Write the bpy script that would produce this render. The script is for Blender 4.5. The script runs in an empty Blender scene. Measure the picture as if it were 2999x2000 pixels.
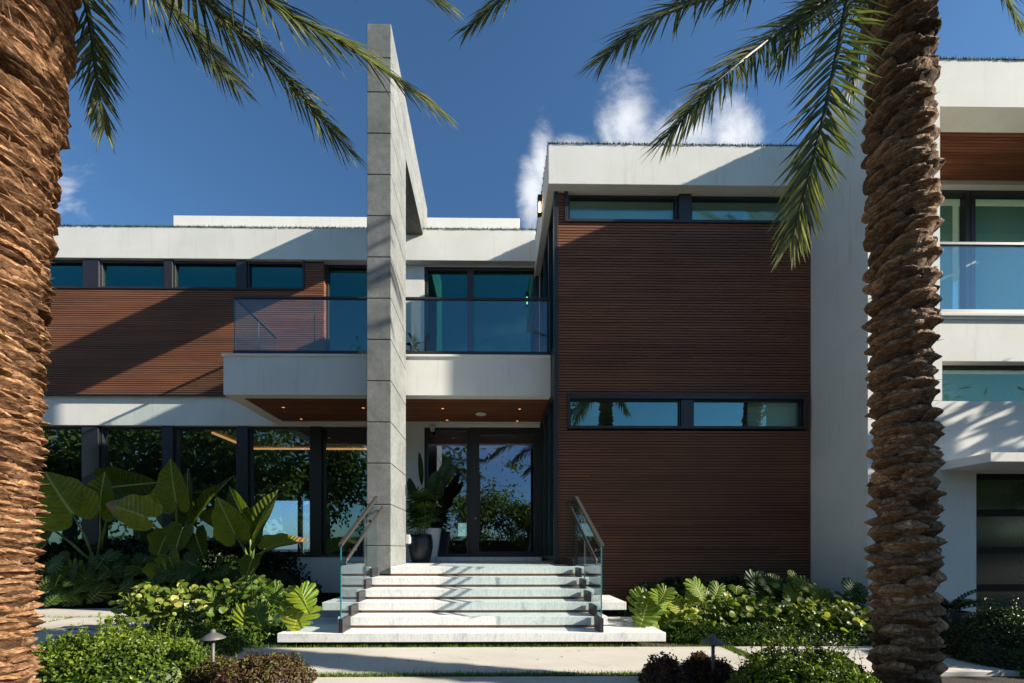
import bpy, math, random
import numpy as np
from mathutils import Vector, Matrix, noise as mnoise

random.seed(7); rng = np.random.default_rng(7)
R = math.radians
scene = bpy.context.scene

# ---------------------------------------------------------------- camera, sky, sun, exposure
H = 1.38                       # eye height
FPX, PX, PY, YAW = 1200.0, 1457.6, 1604.0, R(0.6)   # view calibration in photo pixels (2999 x 2000)
cam_d = bpy.data.cameras.new("camera"); cam = bpy.data.objects.new("camera", cam_d)
scene.collection.objects.link(cam); scene.camera = cam
cam.location = (0, 0, H); cam.rotation_euler = (R(90), 0, -YAW)
cam_d.sensor_width = 36; cam_d.lens = 36 * FPX / 2999
cam_d.shift_x = (1499.5 - PX) / 2999; cam_d.shift_y = (PY - 1000) / 2999
cam_d.clip_start = 0.05; cam_d.clip_end = 2000

SUN = Vector((4.3, -1.0, 2.0)).normalized()         # direction towards the sun
sun_d = bpy.data.lights.new("sun", 'SUN'); sun_d.energy = 5.0; sun_d.angle = R(0.5); sun_d.color = (1.0, 0.92, 0.79)
sun = bpy.data.objects.new("sun", sun_d); scene.collection.objects.link(sun)
sun.rotation_euler = SUN.to_track_quat('Z', 'Y').to_euler(); sun.location = (30, -10, 30)

world = bpy.data.worlds.new("World"); scene.world = world; world.use_nodes = True
SKY_STRENGTH, SKY_TINT, CLOUD_COL = 0.066, (0.56, 0.83, 1.02, 1), (6.2, 6.4, 6.7, 1)
def build_world():
    nt = world.node_tree; N = nt.nodes; L = nt.links; N.clear()
    out = N.new('ShaderNodeOutputWorld'); bg = N.new('ShaderNodeBackground'); bg.inputs[1].default_value = SKY_STRENGTH
    sky = N.new('ShaderNodeTexSky'); sky.sky_type = 'NISHITA'; sky.sun_disc = False
    sky.sun_elevation = math.asin(SUN.z); sky.sun_rotation = math.atan2(SUN.x, SUN.y)
    sky.altitude = 0; sky.air_density = 1.0; sky.dust_density = 0.6; sky.ozone_density = 2.0
    tint = N.new('ShaderNodeMix'); tint.data_type = 'RGBA'; tint.blend_type = 'MULTIPLY'; tint.inputs[0].default_value = 1
    L.new(sky.outputs[0], tint.inputs[6]); tint.inputs[7].default_value = SKY_TINT
    tc = N.new('ShaderNodeTexCoord'); sep = N.new('ShaderNodeSeparateXYZ'); L.new(tc.outputs['Generated'], sep.inputs[0])
    def M(op, a, b=None, c=None, clamp=False):
        n = N.new('ShaderNodeMath'); n.operation = op; n.use_clamp = clamp
        for i, v in enumerate((a, b, c)):
            if v is None: continue
            if isinstance(v, (int, float)): n.inputs[i].default_value = v
            else: L.new(v, n.inputs[i])
        return n.outputs[0]
    x, y, z = sep.outputs
    yy = M('MAXIMUM', M('ABSOLUTE', y), 0.02)
    a = M('DIVIDE', x, yy); b = M('DIVIDE', z, yy)
    comb = N.new('ShaderNodeCombineXYZ'); L.new(a, comb.inputs[0]); L.new(b, comb.inputs[1]); L.new(y, comb.inputs[2])
    def noise(scale, detail, rough, dist=0.0, stretch=(1, 1, 1), off=(0, 0, 0)):
        mp = N.new('ShaderNodeMapping'); mp.inputs['Scale'].default_value = stretch; mp.inputs['Location'].default_value = off; L.new(comb.outputs[0], mp.inputs[0])
        t = N.new('ShaderNodeTexNoise'); t.inputs['Scale'].default_value = scale; t.inputs['Detail'].default_value = detail
        t.inputs['Roughness'].default_value = rough; t.inputs['Distortion'].default_value = dist
        L.new(mp.outputs[0], t.inputs['Vector']); return t.outputs[0]
    def blob(a0, b0, ra, rb):
        dx = M('DIVIDE', M('SUBTRACT', a, a0), ra); dy = M('DIVIDE', M('SUBTRACT', b, b0), rb)
        return M('SUBTRACT', 1.0, M('SQRT', M('ADD', M('MULTIPLY', dx, dx), M('MULTIPLY', dy, dy))))
    front = M('GREATER_THAN', y, 0.0)
    n1 = noise(6.0, 10, 0.68, 0.35, off=(3.7, 1.2, 0.4))
    m = None
    for bl in ((0.44, 0.95, 0.27, 0.16), (0.325, 1.05, 0.11, 0.15), (0.585, 1.02, 0.11, 0.13), (0.47, 1.02, 0.16, 0.10), (0.118, 0.95, 0.050, 0.15), (0.095, 0.86, 0.055, 0.17), (0.185, 0.97, 0.08, 0.06)):
        v = blob(*bl); m = v if m is None else M('MAXIMUM', m, v)
    m = M('ADD', M('MULTIPLY', m, 1.7), M('MULTIPLY', M('SUBTRACT', n1, 0.60), 3.0))
    def ss(v, lo, hi):
        n = N.new('ShaderNodeMapRange'); n.interpolation_type = 'SMOOTHSTEP'; L.new(v, n.inputs[0])
        n.inputs[1].default_value = lo; n.inputs[2].default_value = hi; return n.outputs[0]
    cum = M('MULTIPLY', M('MULTIPLY', ss(m, -0.15, 1.45), front), 0.92)
    n2 = noise(9, 8, 0.62, 0.5, (0.6, 1.3, 1))
    w = blob(-1.03, 0.86, 0.15, 0.11)
    wis = M('MULTIPLY', M('MULTIPLY', ss(M('ADD', M('MULTIPLY', w, 0.8), M('MULTIPLY', M('SUBTRACT', n2, 0.56), 2.6)), 0.15, 0.95), front), 0.42)
    n3 = noise(2.2, 8, 0.6, 0.5)
    back = M('MULTIPLY', M('MULTIPLY', ss(n3, 0.52, 0.72), M('SUBTRACT', 1.0, front)), M('MULTIPLY', ss(b, 0.15, 0.3), M('SUBTRACT', 1.0, ss(b, 0.3, 0.75))))
    cl = M('MAXIMUM', M('MAXIMUM', cum, wis), M('MULTIPLY', back, 0.6))
    mix = N.new('ShaderNodeMix'); mix.data_type = 'RGBA'; L.new(cl, mix.inputs[0]); L.new(tint.outputs[2], mix.inputs[6]); mix.inputs[7].default_value = CLOUD_COL
    L.new(mix.outputs[2], bg.inputs[0]); L.new(bg.outputs[0], out.inputs[0])
build_world()
vs = scene.view_settings; vs.view_transform = 'Standard'; vs.look = 'None'; vs.gamma = 1; vs.exposure = 1.25; vs.use_curve_mapping = False
scene.cycles.use_denoising = True
scene.cycles.max_bounces = 10; scene.cycles.transparent_max_bounces = 24; scene.cycles.caustics_reflective = False; scene.cycles.caustics_refractive = False

# ---------------------------------------------------------------- measuring: a place in the photograph at a known distance
DSP = 2999 / 2351.0
def at(u, v, Y):               # (u, v) on a 2351 x 1568 view of the photo, Y metres along the facade normal
    a = (u * DSP - PX) / FPX; b = (PY - v * DSP) / FPX
    c, s = math.cos(YAW), math.sin(YAW)
    k = Y / (c - a * s)
    return Vector((k * (s + a * c), Y, H + k * b))
def X(u, Y): return at(u, 1000, Y).x
def Z(v, Y, u=1150): return at(u, v, Y).z

# ---------------------------------------------------------------- materials
def new_mat(name):
    m = bpy.data.materials.new(name); m.use_nodes = True
    nt = m.node_tree; b = nt.nodes['Principled BSDF']
    return m, nt, b
def lk(nt, a, b): nt.links.new(a, b)
def tex(nt, scale, detail=4, rough=0.55, dist=0, stretch=(1, 1, 1), rot=(0, 0, 0), coord='Object'):
    tc = nt.nodes.new('ShaderNodeTexCoord'); mp = nt.nodes.new('ShaderNodeMapping'); t = nt.nodes.new('ShaderNodeTexNoise')
    mp.inputs['Scale'].default_value = stretch; mp.inputs['Rotation'].default_value = rot
    t.inputs['Scale'].default_value = scale; t.inputs['Detail'].default_value = detail; t.inputs['Roughness'].default_value = rough; t.inputs['Distortion'].default_value = dist
    lk(nt, tc.outputs[coord], mp.inputs[0]); lk(nt, mp.outputs[0], t.inputs['Vector']); return t
def ramp(nt, fac, stops):
    r = nt.nodes.new('ShaderNodeValToRGB'); lk(nt, fac, r.inputs[0]); e = r.color_ramp.elements
    while len(e) < len(stops): e.new(0.5)
    for i, (p, c) in enumerate(stops): e[i].position = p; e[i].color = (*c, 1)
    return r.outputs[0]
def bump(nt, b, h, strength=0.3, dist=0.01, prev=None):
    n = nt.nodes.new('ShaderNodeBump'); n.inputs['Strength'].default_value = strength; n.inputs['Distance'].default_value = dist
    lk(nt, h, n.inputs['Height'])
    if prev is not None: lk(nt, prev, n.inputs['Normal'])
    lk(nt, n.outputs[0], b.inputs['Normal']); return n.outputs[0]
def mix(nt, fac, a, b, mode='MIX'):
    n = nt.nodes.new('ShaderNodeMix'); n.data_type = 'RGBA'; n.blend_type = mode
    for i, v in ((0, fac), (6, a), (7, b)):
        if isinstance(v, (int, float)): n.inputs[i].default_value = v
        elif isinstance(v, tuple): n.inputs[i].default_value = (*v, 1) if len(v) == 3 else v
        else: lk(nt, v, n.inputs[i])
    return n.outputs[2]
MAT = {}
def plain(name, col, rough=0.5, metal=0.0, spec=0.5):
    m, nt, b = new_mat(name); b.inputs['Base Color'].default_value = (*col, 1); b.inputs['Roughness'].default_value = rough
    b.inputs['Metallic'].default_value = metal; b.inputs['Specular IOR Level'].default_value = spec
    t = tex(nt, 30, 4); lk(nt, mix(nt, 0.25, col, ramp(nt, t.outputs[0], [(0.3, tuple(c * 0.7 for c in col)), (0.7, tuple(min(1, c * 1.25) for c in col))])), b.inputs['Base Color'])
    MAT[name] = m; return m

def m_stucco():
    m, nt, b = new_mat('stucco'); t = tex(nt, 1.1, 5, 0.6); c = ramp(nt, t.outputs[0], [(0.3, (0.71, 0.69, 0.635)), (0.7, (0.79, 0.775, 0.72))])
    s = tex(nt, 3.5, 4, 0.65, 0.3, (3.0, 3.0, 0.22)); st = ramp(nt, s.outputs[0], [(0.56, (1, 1, 1)), (0.76, (0.88, 0.865, 0.83))])
    lk(nt, mix(nt, 1.0, c, st, 'MULTIPLY'), b.inputs['Base Color'])
    b.inputs['Roughness'].default_value = 0.85; b.inputs['Specular IOR Level'].default_value = 0.25
    f = tex(nt, 160, 3); p = bump(nt, b, f.outputs[0], 0.22, 0.005); g = tex(nt, 5, 3); bump(nt, b, g.outputs[0], 0.10, 0.01, p); MAT['stucco'] = m
def m_stone():
    m, nt, b = new_mat('stone'); g = tex(nt, 85, 5, 0.7); big = tex(nt, 1.8, 5, 0.6)
    c1 = ramp(nt, g.outputs[0], [(0.30, (0.080, 0.084, 0.082)), (0.5, (0.188, 0.195, 0.190)), (0.70, (0.36, 0.365, 0.355))]); md = tex(nt, 9, 5, 0.7, 0.5); c1 = mix(nt, 1.0, c1, ramp(nt, md.outputs[0], [(0.32, (0.80, 0.80, 0.80)), (0.66, (1.12, 1.12, 1.12))]), 'MULTIPLY')
    c2 = ramp(nt, big.outputs[0], [(0.3, (0.70, 0.71, 0.71)), (0.7, (1.05, 1.05, 1.04))])
    s = tex(nt, 2.6, 4, 0.7, 0.8, (2, 2, 0.4)); st = ramp(nt, s.outputs[0], [(0.60, (1, 1, 1)), (0.78, (0.72, 0.70, 0.66))])
    lk(nt, mix(nt, 1.0, mix(nt, 1.0, c1, c2, 'MULTIPLY'), st, 'MULTIPLY'), b.inputs['Base Color']); b.inputs['Roughness'].default_value = 0.8; b.inputs['Specular IOR Level'].default_value = 0.3
    bump(nt, b, g.outputs[0], 0.45, 0.004); MAT['stone'] = m
def m_wood(name, dark, light):
    m, nt, b = new_mat(name)
    at_ = nt.nodes.new('ShaderNodeAttribute'); at_.attribute_name = 'rnd'
    g = tex(nt, 3, 6, 0.65, 0.6, (0.35, 4, 26)); h = tex(nt, 0.9, 3, 0.5, 0, (0.5, 1, 1.4))
    c = ramp(nt, g.outputs[0], [(0.3, dark), (0.7, light)])
    tone = ramp(nt, at_.outputs['Fac'], [(0.0, (0.78, 0.77, 0.76)), (0.5, (1.0, 0.98, 0.96)), (1.0, (1.20, 1.15, 1.08))])
    big = ramp(nt, h.outputs[0], [(0.3, (0.82, 0.82, 0.85)), (0.7, (1.14, 1.10, 1.05))])
    lk(nt, mix(nt, 1.0, mix(nt, 1.0, c, tone, 'MULTIPLY'), big, 'MULTIPLY'), b.inputs['Base Color']); b.inputs['Roughness'].default_value = 0.6; b.inputs['Specular IOR Level'].default_value = 0.25
    bump(nt, b, g.outputs[0], 0.12, 0.003); MAT[name] = m
def m_marble():
    m, nt, b = new_mat('marble')
    t = tex(nt, 2.2, 8, 0.68, 1.4, (1.6, 1.6, 0.5), (0, 0.35, 0)); v = tex(nt, 5.0, 6, 0.6, 2.2, (2.2, 1.4, 0.5), (0.2, 0.5, 0))
    c = ramp(nt, t.outputs[0], [(0.28, (0.54, 0.55, 0.56)), (0.46, (0.78, 0.775, 0.75)), (0.75, (0.83, 0.82, 0.785))])
    vv = ramp(nt, v.outputs[0], [(0.44, (1, 1, 1)), (0.495, (0.70, 0.72, 0.74)), (0.52, (1, 1, 1))])
    lk(nt, mix(nt, 0.75, c, mix(nt, 1.0, c, vv, 'MULTIPLY')), b.inputs['Base Color']); b.inputs['Roughness'].default_value = 0.42; MAT['marble'] = m
def m_paver():
    m, nt, b = new_mat('paver'); t = tex(nt, 0.8, 6, 0.6, 0.4, (0.6, 1.6, 1)); f = tex(nt, 40, 4, 0.7); s = tex(nt, 2.6, 5, 0.75, 1.0)
    c = ramp(nt, t.outputs[0], [(0.3, (0.44, 0.40, 0.345)), (0.7, (0.58, 0.54, 0.47))])
    ff = ramp(nt, f.outputs[0], [(0.3, (0.9, 0.9, 0.9)), (0.7, (1.05, 1.05, 1.05))]); st = ramp(nt, s.outputs[0], [(0.58, (1, 1, 1)), (0.74, (0.78, 0.74, 0.68))])
    lk(nt, mix(nt, 1.0, mix(nt, 1.0, c, ff, 'MULTIPLY'), st, 'MULTIPLY'), b.inputs['Base Color']); b.inputs['Roughness'].default_value = 0.8
    p = bump(nt, b, f.outputs[0], 0.15, 0.004); bump(nt, b, s.outputs[0], 0.08, 0.02, p); MAT['paver'] = m
def m_soil():
    m, nt, b = new_mat('soil'); t = tex(nt, 18, 8, 0.75); c = ramp(nt, t.outputs[0], [(0.3, (0.012, 0.009, 0.006)), (0.7, (0.055, 0.038, 0.024))])
    lk(nt, c, b.inputs['Base Color']); b.inputs['Roughness'].default_value = 0.95; bump(nt, b, t.outputs[0], 0.8, 0.05); MAT['soil'] = m
def m_window(name, refl=0.16, tint=(0.12, 0.95, 0.90), trans=(0.42, 0.60, 0.56)):
    m = bpy.data.materials.new(name); m.use_nodes = True; nt = m.node_tree; nt.nodes.clear()
    out = nt.nodes.new('ShaderNodeOutputMaterial'); gl = nt.nodes.new('ShaderNodeBsdfGlossy'); tr = nt.nodes.new('ShaderNodeBsdfTransparent'); mx = nt.nodes.new('ShaderNodeMixShader')
    gl.inputs['Color'].default_value = (*tint, 1); gl.inputs['Roughness'].default_value = 0.004; tr.inputs['Color'].default_value = (*trans, 1)
    lw = nt.nodes.new('ShaderNodeLayerWeight'); lw.inputs[0].default_value = 0.5; pw = nt.nodes.new('ShaderNodeMath'); pw.operation = 'POWER'; pw.inputs[1].default_value = 4.5; lk(nt, lw.outputs['Facing'], pw.inputs[0])
    mr = nt.nodes.new('ShaderNodeMapRange'); mr.inputs[1].default_value = 0; mr.inputs[2].default_value = 1; mr.inputs[3].default_value = refl; mr.inputs[4].default_value = 1; lk(nt, pw.outputs[0], mr.inputs[0])
    lk(nt, mr.outputs[0], mx.inputs[0]); lk(nt, tr.outputs[0], mx.inputs[1]); lk(nt, gl.outputs[0], mx.inputs[2]); lk(nt, mx.outputs[0], out.inputs[0])
    MAT[name] = m
def m_leaf(name, dark, mid, light, rough=0.35, transl=0.25, vein=None, spot=None):
    m, nt, b = new_mat(name); out = nt.nodes['Material Output']
    a = nt.nodes.new('ShaderNodeAttribute'); a.attribute_name = 'rnd'; col = ramp(nt, a.outputs['Fac'], [(0.0, dark), (0.55, mid), (1.0, light)])
    n = tex(nt, 9, 4, 0.6); col = mix(nt, 1.0, col, ramp(nt, n.outputs[0], [(0.3, (0.78, 0.8, 0.78)), (0.7, (1.2, 1.18, 1.1))]), 'MULTIPLY')
    uvn = nt.nodes.new('ShaderNodeAttribute'); uvn.attribute_name = 'luv'; sp = nt.nodes.new('ShaderNodeSeparateXYZ'); lk(nt, uvn.outputs['Vector'], sp.inputs[0])
    def M(op, p, q=None):
        k = nt.nodes.new('ShaderNodeMath'); k.operation = op
        for i, v in enumerate((p, q)):
            if v is None: continue
            if isinstance(v, (int, float)): k.inputs[i].default_value = v
            else: lk(nt, v, k.inputs[i])
        return k.outputs[0]
    if vein:
        av = M('ABSOLUTE', sp.outputs[1]); mid_rib = M('LESS_THAN', av, 0.045)
        ph = M('FRACT', M('SUBTRACT', M('MULTIPLY', sp.outputs[0], 9.0), M('MULTIPLY', av, 2.6))); lat = M('LESS_THAN', M('ABSOLUTE', M('SUBTRACT', ph, 0.5)), 0.055)
        v = M('MAXIMUM', mid_rib, M('MULTIPLY', lat, 0.26)); col = mix(nt, v, col, vein)
        wv = M('SINE', M('MULTIPLY', M('SUBTRACT', M('MULTIPLY', sp.outputs[0], 9.0), M('MULTIPLY', av, 2.6)), 6.283)); bump(nt, b, wv, 0.6, 0.012)
    if spot:       # dead margin or tip with its own shape
        tipf = nt.nodes.new('ShaderNodeMapRange'); tipf.inputs[1].default_value = spot[1]; tipf.inputs[2].default_value = spot[1] + 0.08
        nn = tex(nt, 5, 4, 0.6); lk(nt, M('ADD', sp.outputs[0], M('MULTIPLY', M('SUBTRACT', nn.outputs[0], 0.5), 0.5)), tipf.inputs[0]); col = mix(nt, tipf.outputs[0], col, spot[0])
    lk(nt, col, b.inputs['Base Color']); b.inputs['Roughness'].default_value = rough; b.inputs['Specular IOR Level'].default_value = 0.30
    t = nt.nodes.new('ShaderNodeBsdfTranslucent'); lk(nt, mix(nt, 1.0, col, (1.5, 1.6, 0.7), 'MULTIPLY'), t.inputs[0])
    mx = nt.nodes.new('ShaderNodeMixShader'); mx.inputs[0].default_value = transl; lk(nt, b.outputs[0], mx.inputs[1]); lk(nt, t.outputs[0], mx.inputs[2]); lk(nt, mx.outputs[0], out.inputs[0])
    MAT[name] = m
def m_trunk(name, dark, mid, light):
    m, nt, b = new_mat(name); a = nt.nodes.new('ShaderNodeAttribute'); a.attribute_name = 'rnd'
    uvn = nt.nodes.new('ShaderNodeAttribute'); uvn.attribute_name = 'luv'
    def fib(scale, stretch, detail=6, rough=0.7, dist=0.6):
        mp = nt.nodes.new('ShaderNodeMapping'); mp.inputs['Scale'].default_value = stretch; lk(nt, uvn.outputs['Vector'], mp.inputs[0])
        t = nt.nodes.new('ShaderNodeTexNoise'); t.inputs['Scale'].default_value = scale; t.inputs['Detail'].default_value = detail; t.inputs['Roughness'].default_value = rough; t.inputs['Distortion'].default_value = dist
        lk(nt, mp.outputs[0], t.inputs['Vector']); return t.outputs[0]
    f = fib(5, (1, 3.6, 1)); g = tex(nt, 26, 6, 0.75, 0.8); big = tex(nt, 2.2, 4)
    c = ramp(nt, f, [(0.28, dark), (0.5, mid), (0.72, light)])
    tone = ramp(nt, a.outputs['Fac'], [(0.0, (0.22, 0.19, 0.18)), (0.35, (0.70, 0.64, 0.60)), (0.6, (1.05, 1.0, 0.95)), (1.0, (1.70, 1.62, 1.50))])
    gg = ramp(nt, g.outputs[0], [(0.35, (0.45, 0.42, 0.40)), (0.6, (1.12, 1.10, 1.06))])
    lk(nt, mix(nt, 1.0, mix(nt, 1.0, c, tone, 'MULTIPLY'), gg, 'MULTIPLY'), b.inputs['Base Color']); b.inputs['Roughness'].default_value = 0.9; b.inputs['Specular IOR Level'].default_value = 0.15
    p = bump(nt, b, f, 0.6, 0.015); bump(nt, b, g.outputs[0], 0.7, 0.012, p); MAT[name] = m
def emit(name, col, s):
    m, nt, b = new_mat(name); b.inputs['Base Color'].default_value = (*col, 1); b.inputs['Emission Color'].default_value = (*col, 1); b.inputs['Emission Strength'].default_value = s; MAT[name] = m

m_stucco(); m_stone(); m_marble(); m_paver(); m_soil()
m_wood('wood', (0.170, 0.072, 0.040), (0.252, 0.110, 0.062)); m_wood('soffit_wood', (0.15, 0.055, 0.027), (0.24, 0.092, 0.045))
plain('wood_back', (0.012, 0.007, 0.005), 0.9); plain('bronze', (0.022, 0.021, 0.024), 0.42); plain('rail_metal', (0.034, 0.030, 0.027), 0.55, 0.0)
plain('joint', (0.05, 0.05, 0.048), 0.9); plain('riser', (0.34, 0.16, 0.07), 0.5); plain('steel', (0.30, 0.30, 0.30), 0.35, 0.9)
plain('white_plastic', (0.72, 0.72, 0.70), 0.4); plain('grey_plastic', (0.42, 0.41, 0.38), 0.5); plain('black_pot', (0.012, 0.012, 0.016), 0.38); plain('white_pot', (0.70, 0.70, 0.69), 0.5)
plain('grey_pot', (0.055, 0.062, 0.075), 0.6); plain('interior', (0.23, 0.21, 0.19), 0.8); plain('interior_floor', (0.30, 0.27, 0.23), 0.5); plain('blind', (0.60, 0.62, 0.58), 0.8)
plain('lamp_metal', (0.105, 0.10, 0.098), 0.55, 0.3); plain('ground_far', (0.09, 0.10, 0.05), 0.95); plain('asphalt', (0.055, 0.055, 0.055), 0.9)
plain('glass_edge', (0.02, 0.20, 0.21), 0.25); plain('bark', (0.10, 0.075, 0.05), 0.9); plain('stem_green', (0.10, 0.16, 0.03), 0.5); plain('box_blue', (0.36, 0.44, 0.55), 0.5)
m_window('pane'); m_window('pane_teal', 0.09, (0.45, 0.85, 0.80), (0.62, 0.86, 0.76)); m_window('pane_lit', 0.26, (0.55, 0.98, 0.92), (0.72, 0.92, 0.84)); m_window('pane_low', 0.25, (0.72, 0.95, 0.92), (0.46, 0.58, 0.74))
plain('frosted_pane', (0.013, 0.030, 0.026), 0.12, 0.0, 0.5); plain('black_rail', (0.008, 0.008, 0.010), 0.7, 0.0, 0.15); m_window('loggia_glass', 0.12, (0.80, 0.92, 1.0), (0.86, 0.93, 0.92)); m_window('rail_glass', 0.075, (0.80, 0.92, 1.0), (0.86, 0.93, 0.92)); m_window('pane_door', 0.27, (0.68, 0.78, 1.0), (0.5, 0.58, 0.56))
emit('warm_lamp', (1.0, 0.58, 0.22), 6.0); emit('cove_glow', (1.0, 0.42, 0.12), 0.55); emit('downlight_glow', (1.0, 0.36, 0.12), 0.55)
m_leaf('palm_leaf', (0.036, 0.048, 0.018), (0.100, 0.115, 0.046), (0.28, 0.28, 0.13), 0.48, 0.28)
m_leaf('alocasia', (0.035, 0.072, 0.004), (0.14, 0.18, 0.006), (0.34, 0.34, 0.012), 0.40, 0.50, vein=(0.48, 0.52, 0.16))
m_leaf('alocasia_brown', (0.20, 0.22, 0.010), (0.30, 0.30, 0.012), (0.38, 0.34, 0.02), 0.45, 0.45, vein=(0.50, 0.50, 0.16), spot=((0.42, 0.24, 0.12), 0.70))
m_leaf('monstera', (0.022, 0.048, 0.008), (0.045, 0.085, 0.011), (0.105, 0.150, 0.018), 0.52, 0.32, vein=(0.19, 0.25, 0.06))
m_leaf('monstera_lit', (0.070, 0.125, 0.012), (0.135, 0.21, 0.016), (0.27, 0.29, 0.025), 0.36, 0.30, vein=(0.36, 0.38, 0.08))  # brighter copy of the monstera leaf, sunlight put into its greens
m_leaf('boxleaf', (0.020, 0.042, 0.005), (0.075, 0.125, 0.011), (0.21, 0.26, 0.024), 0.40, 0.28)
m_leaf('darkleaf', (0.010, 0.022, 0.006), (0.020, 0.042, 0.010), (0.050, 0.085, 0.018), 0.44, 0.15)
m_leaf('redleaf', (0.034, 0.014, 0.012), (0.080, 0.040, 0.020), (0.14, 0.17, 0.035), 0.5, 0.25)
m_leaf('begonia', (0.055, 0.100, 0.012), (0.14, 0.19, 0.022), (0.36, 0.34, 0.09), 0.42, 0.35)
m_leaf('fanpalm', (0.022, 0.045, 0.010), (0.045, 0.085, 0.016), (0.095, 0.150, 0.024), 0.38, 0.25)
m_leaf('paddle', (0.014, 0.040, 0.014), (0.024, 0.062, 0.022), (0.04, 0.09, 0.03), 0.30, 0.15, vein=(0.08, 0.12, 0.05))
m_leaf('treeleaf', (0.040, 0.070, 0.016), (0.095, 0.140, 0.032), (0.19, 0.225, 0.055), 0.5, 0.38)
m_leaf('turf', (0.045, 0.085, 0.010), (0.095, 0.155, 0.018), (0.18, 0.24, 0.03), 0.7, 0.3)
m_leaf('roofturf', (0.022, 0.040, 0.012), (0.040, 0.065, 0.018), (0.075, 0.10, 0.03), 0.6, 0.15)
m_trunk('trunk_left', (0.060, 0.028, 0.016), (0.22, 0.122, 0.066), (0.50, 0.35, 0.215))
m_trunk('trunk_right', (0.050, 0.030, 0.018), (0.20, 0.128, 0.080), (0.52, 0.385, 0.26))

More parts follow.
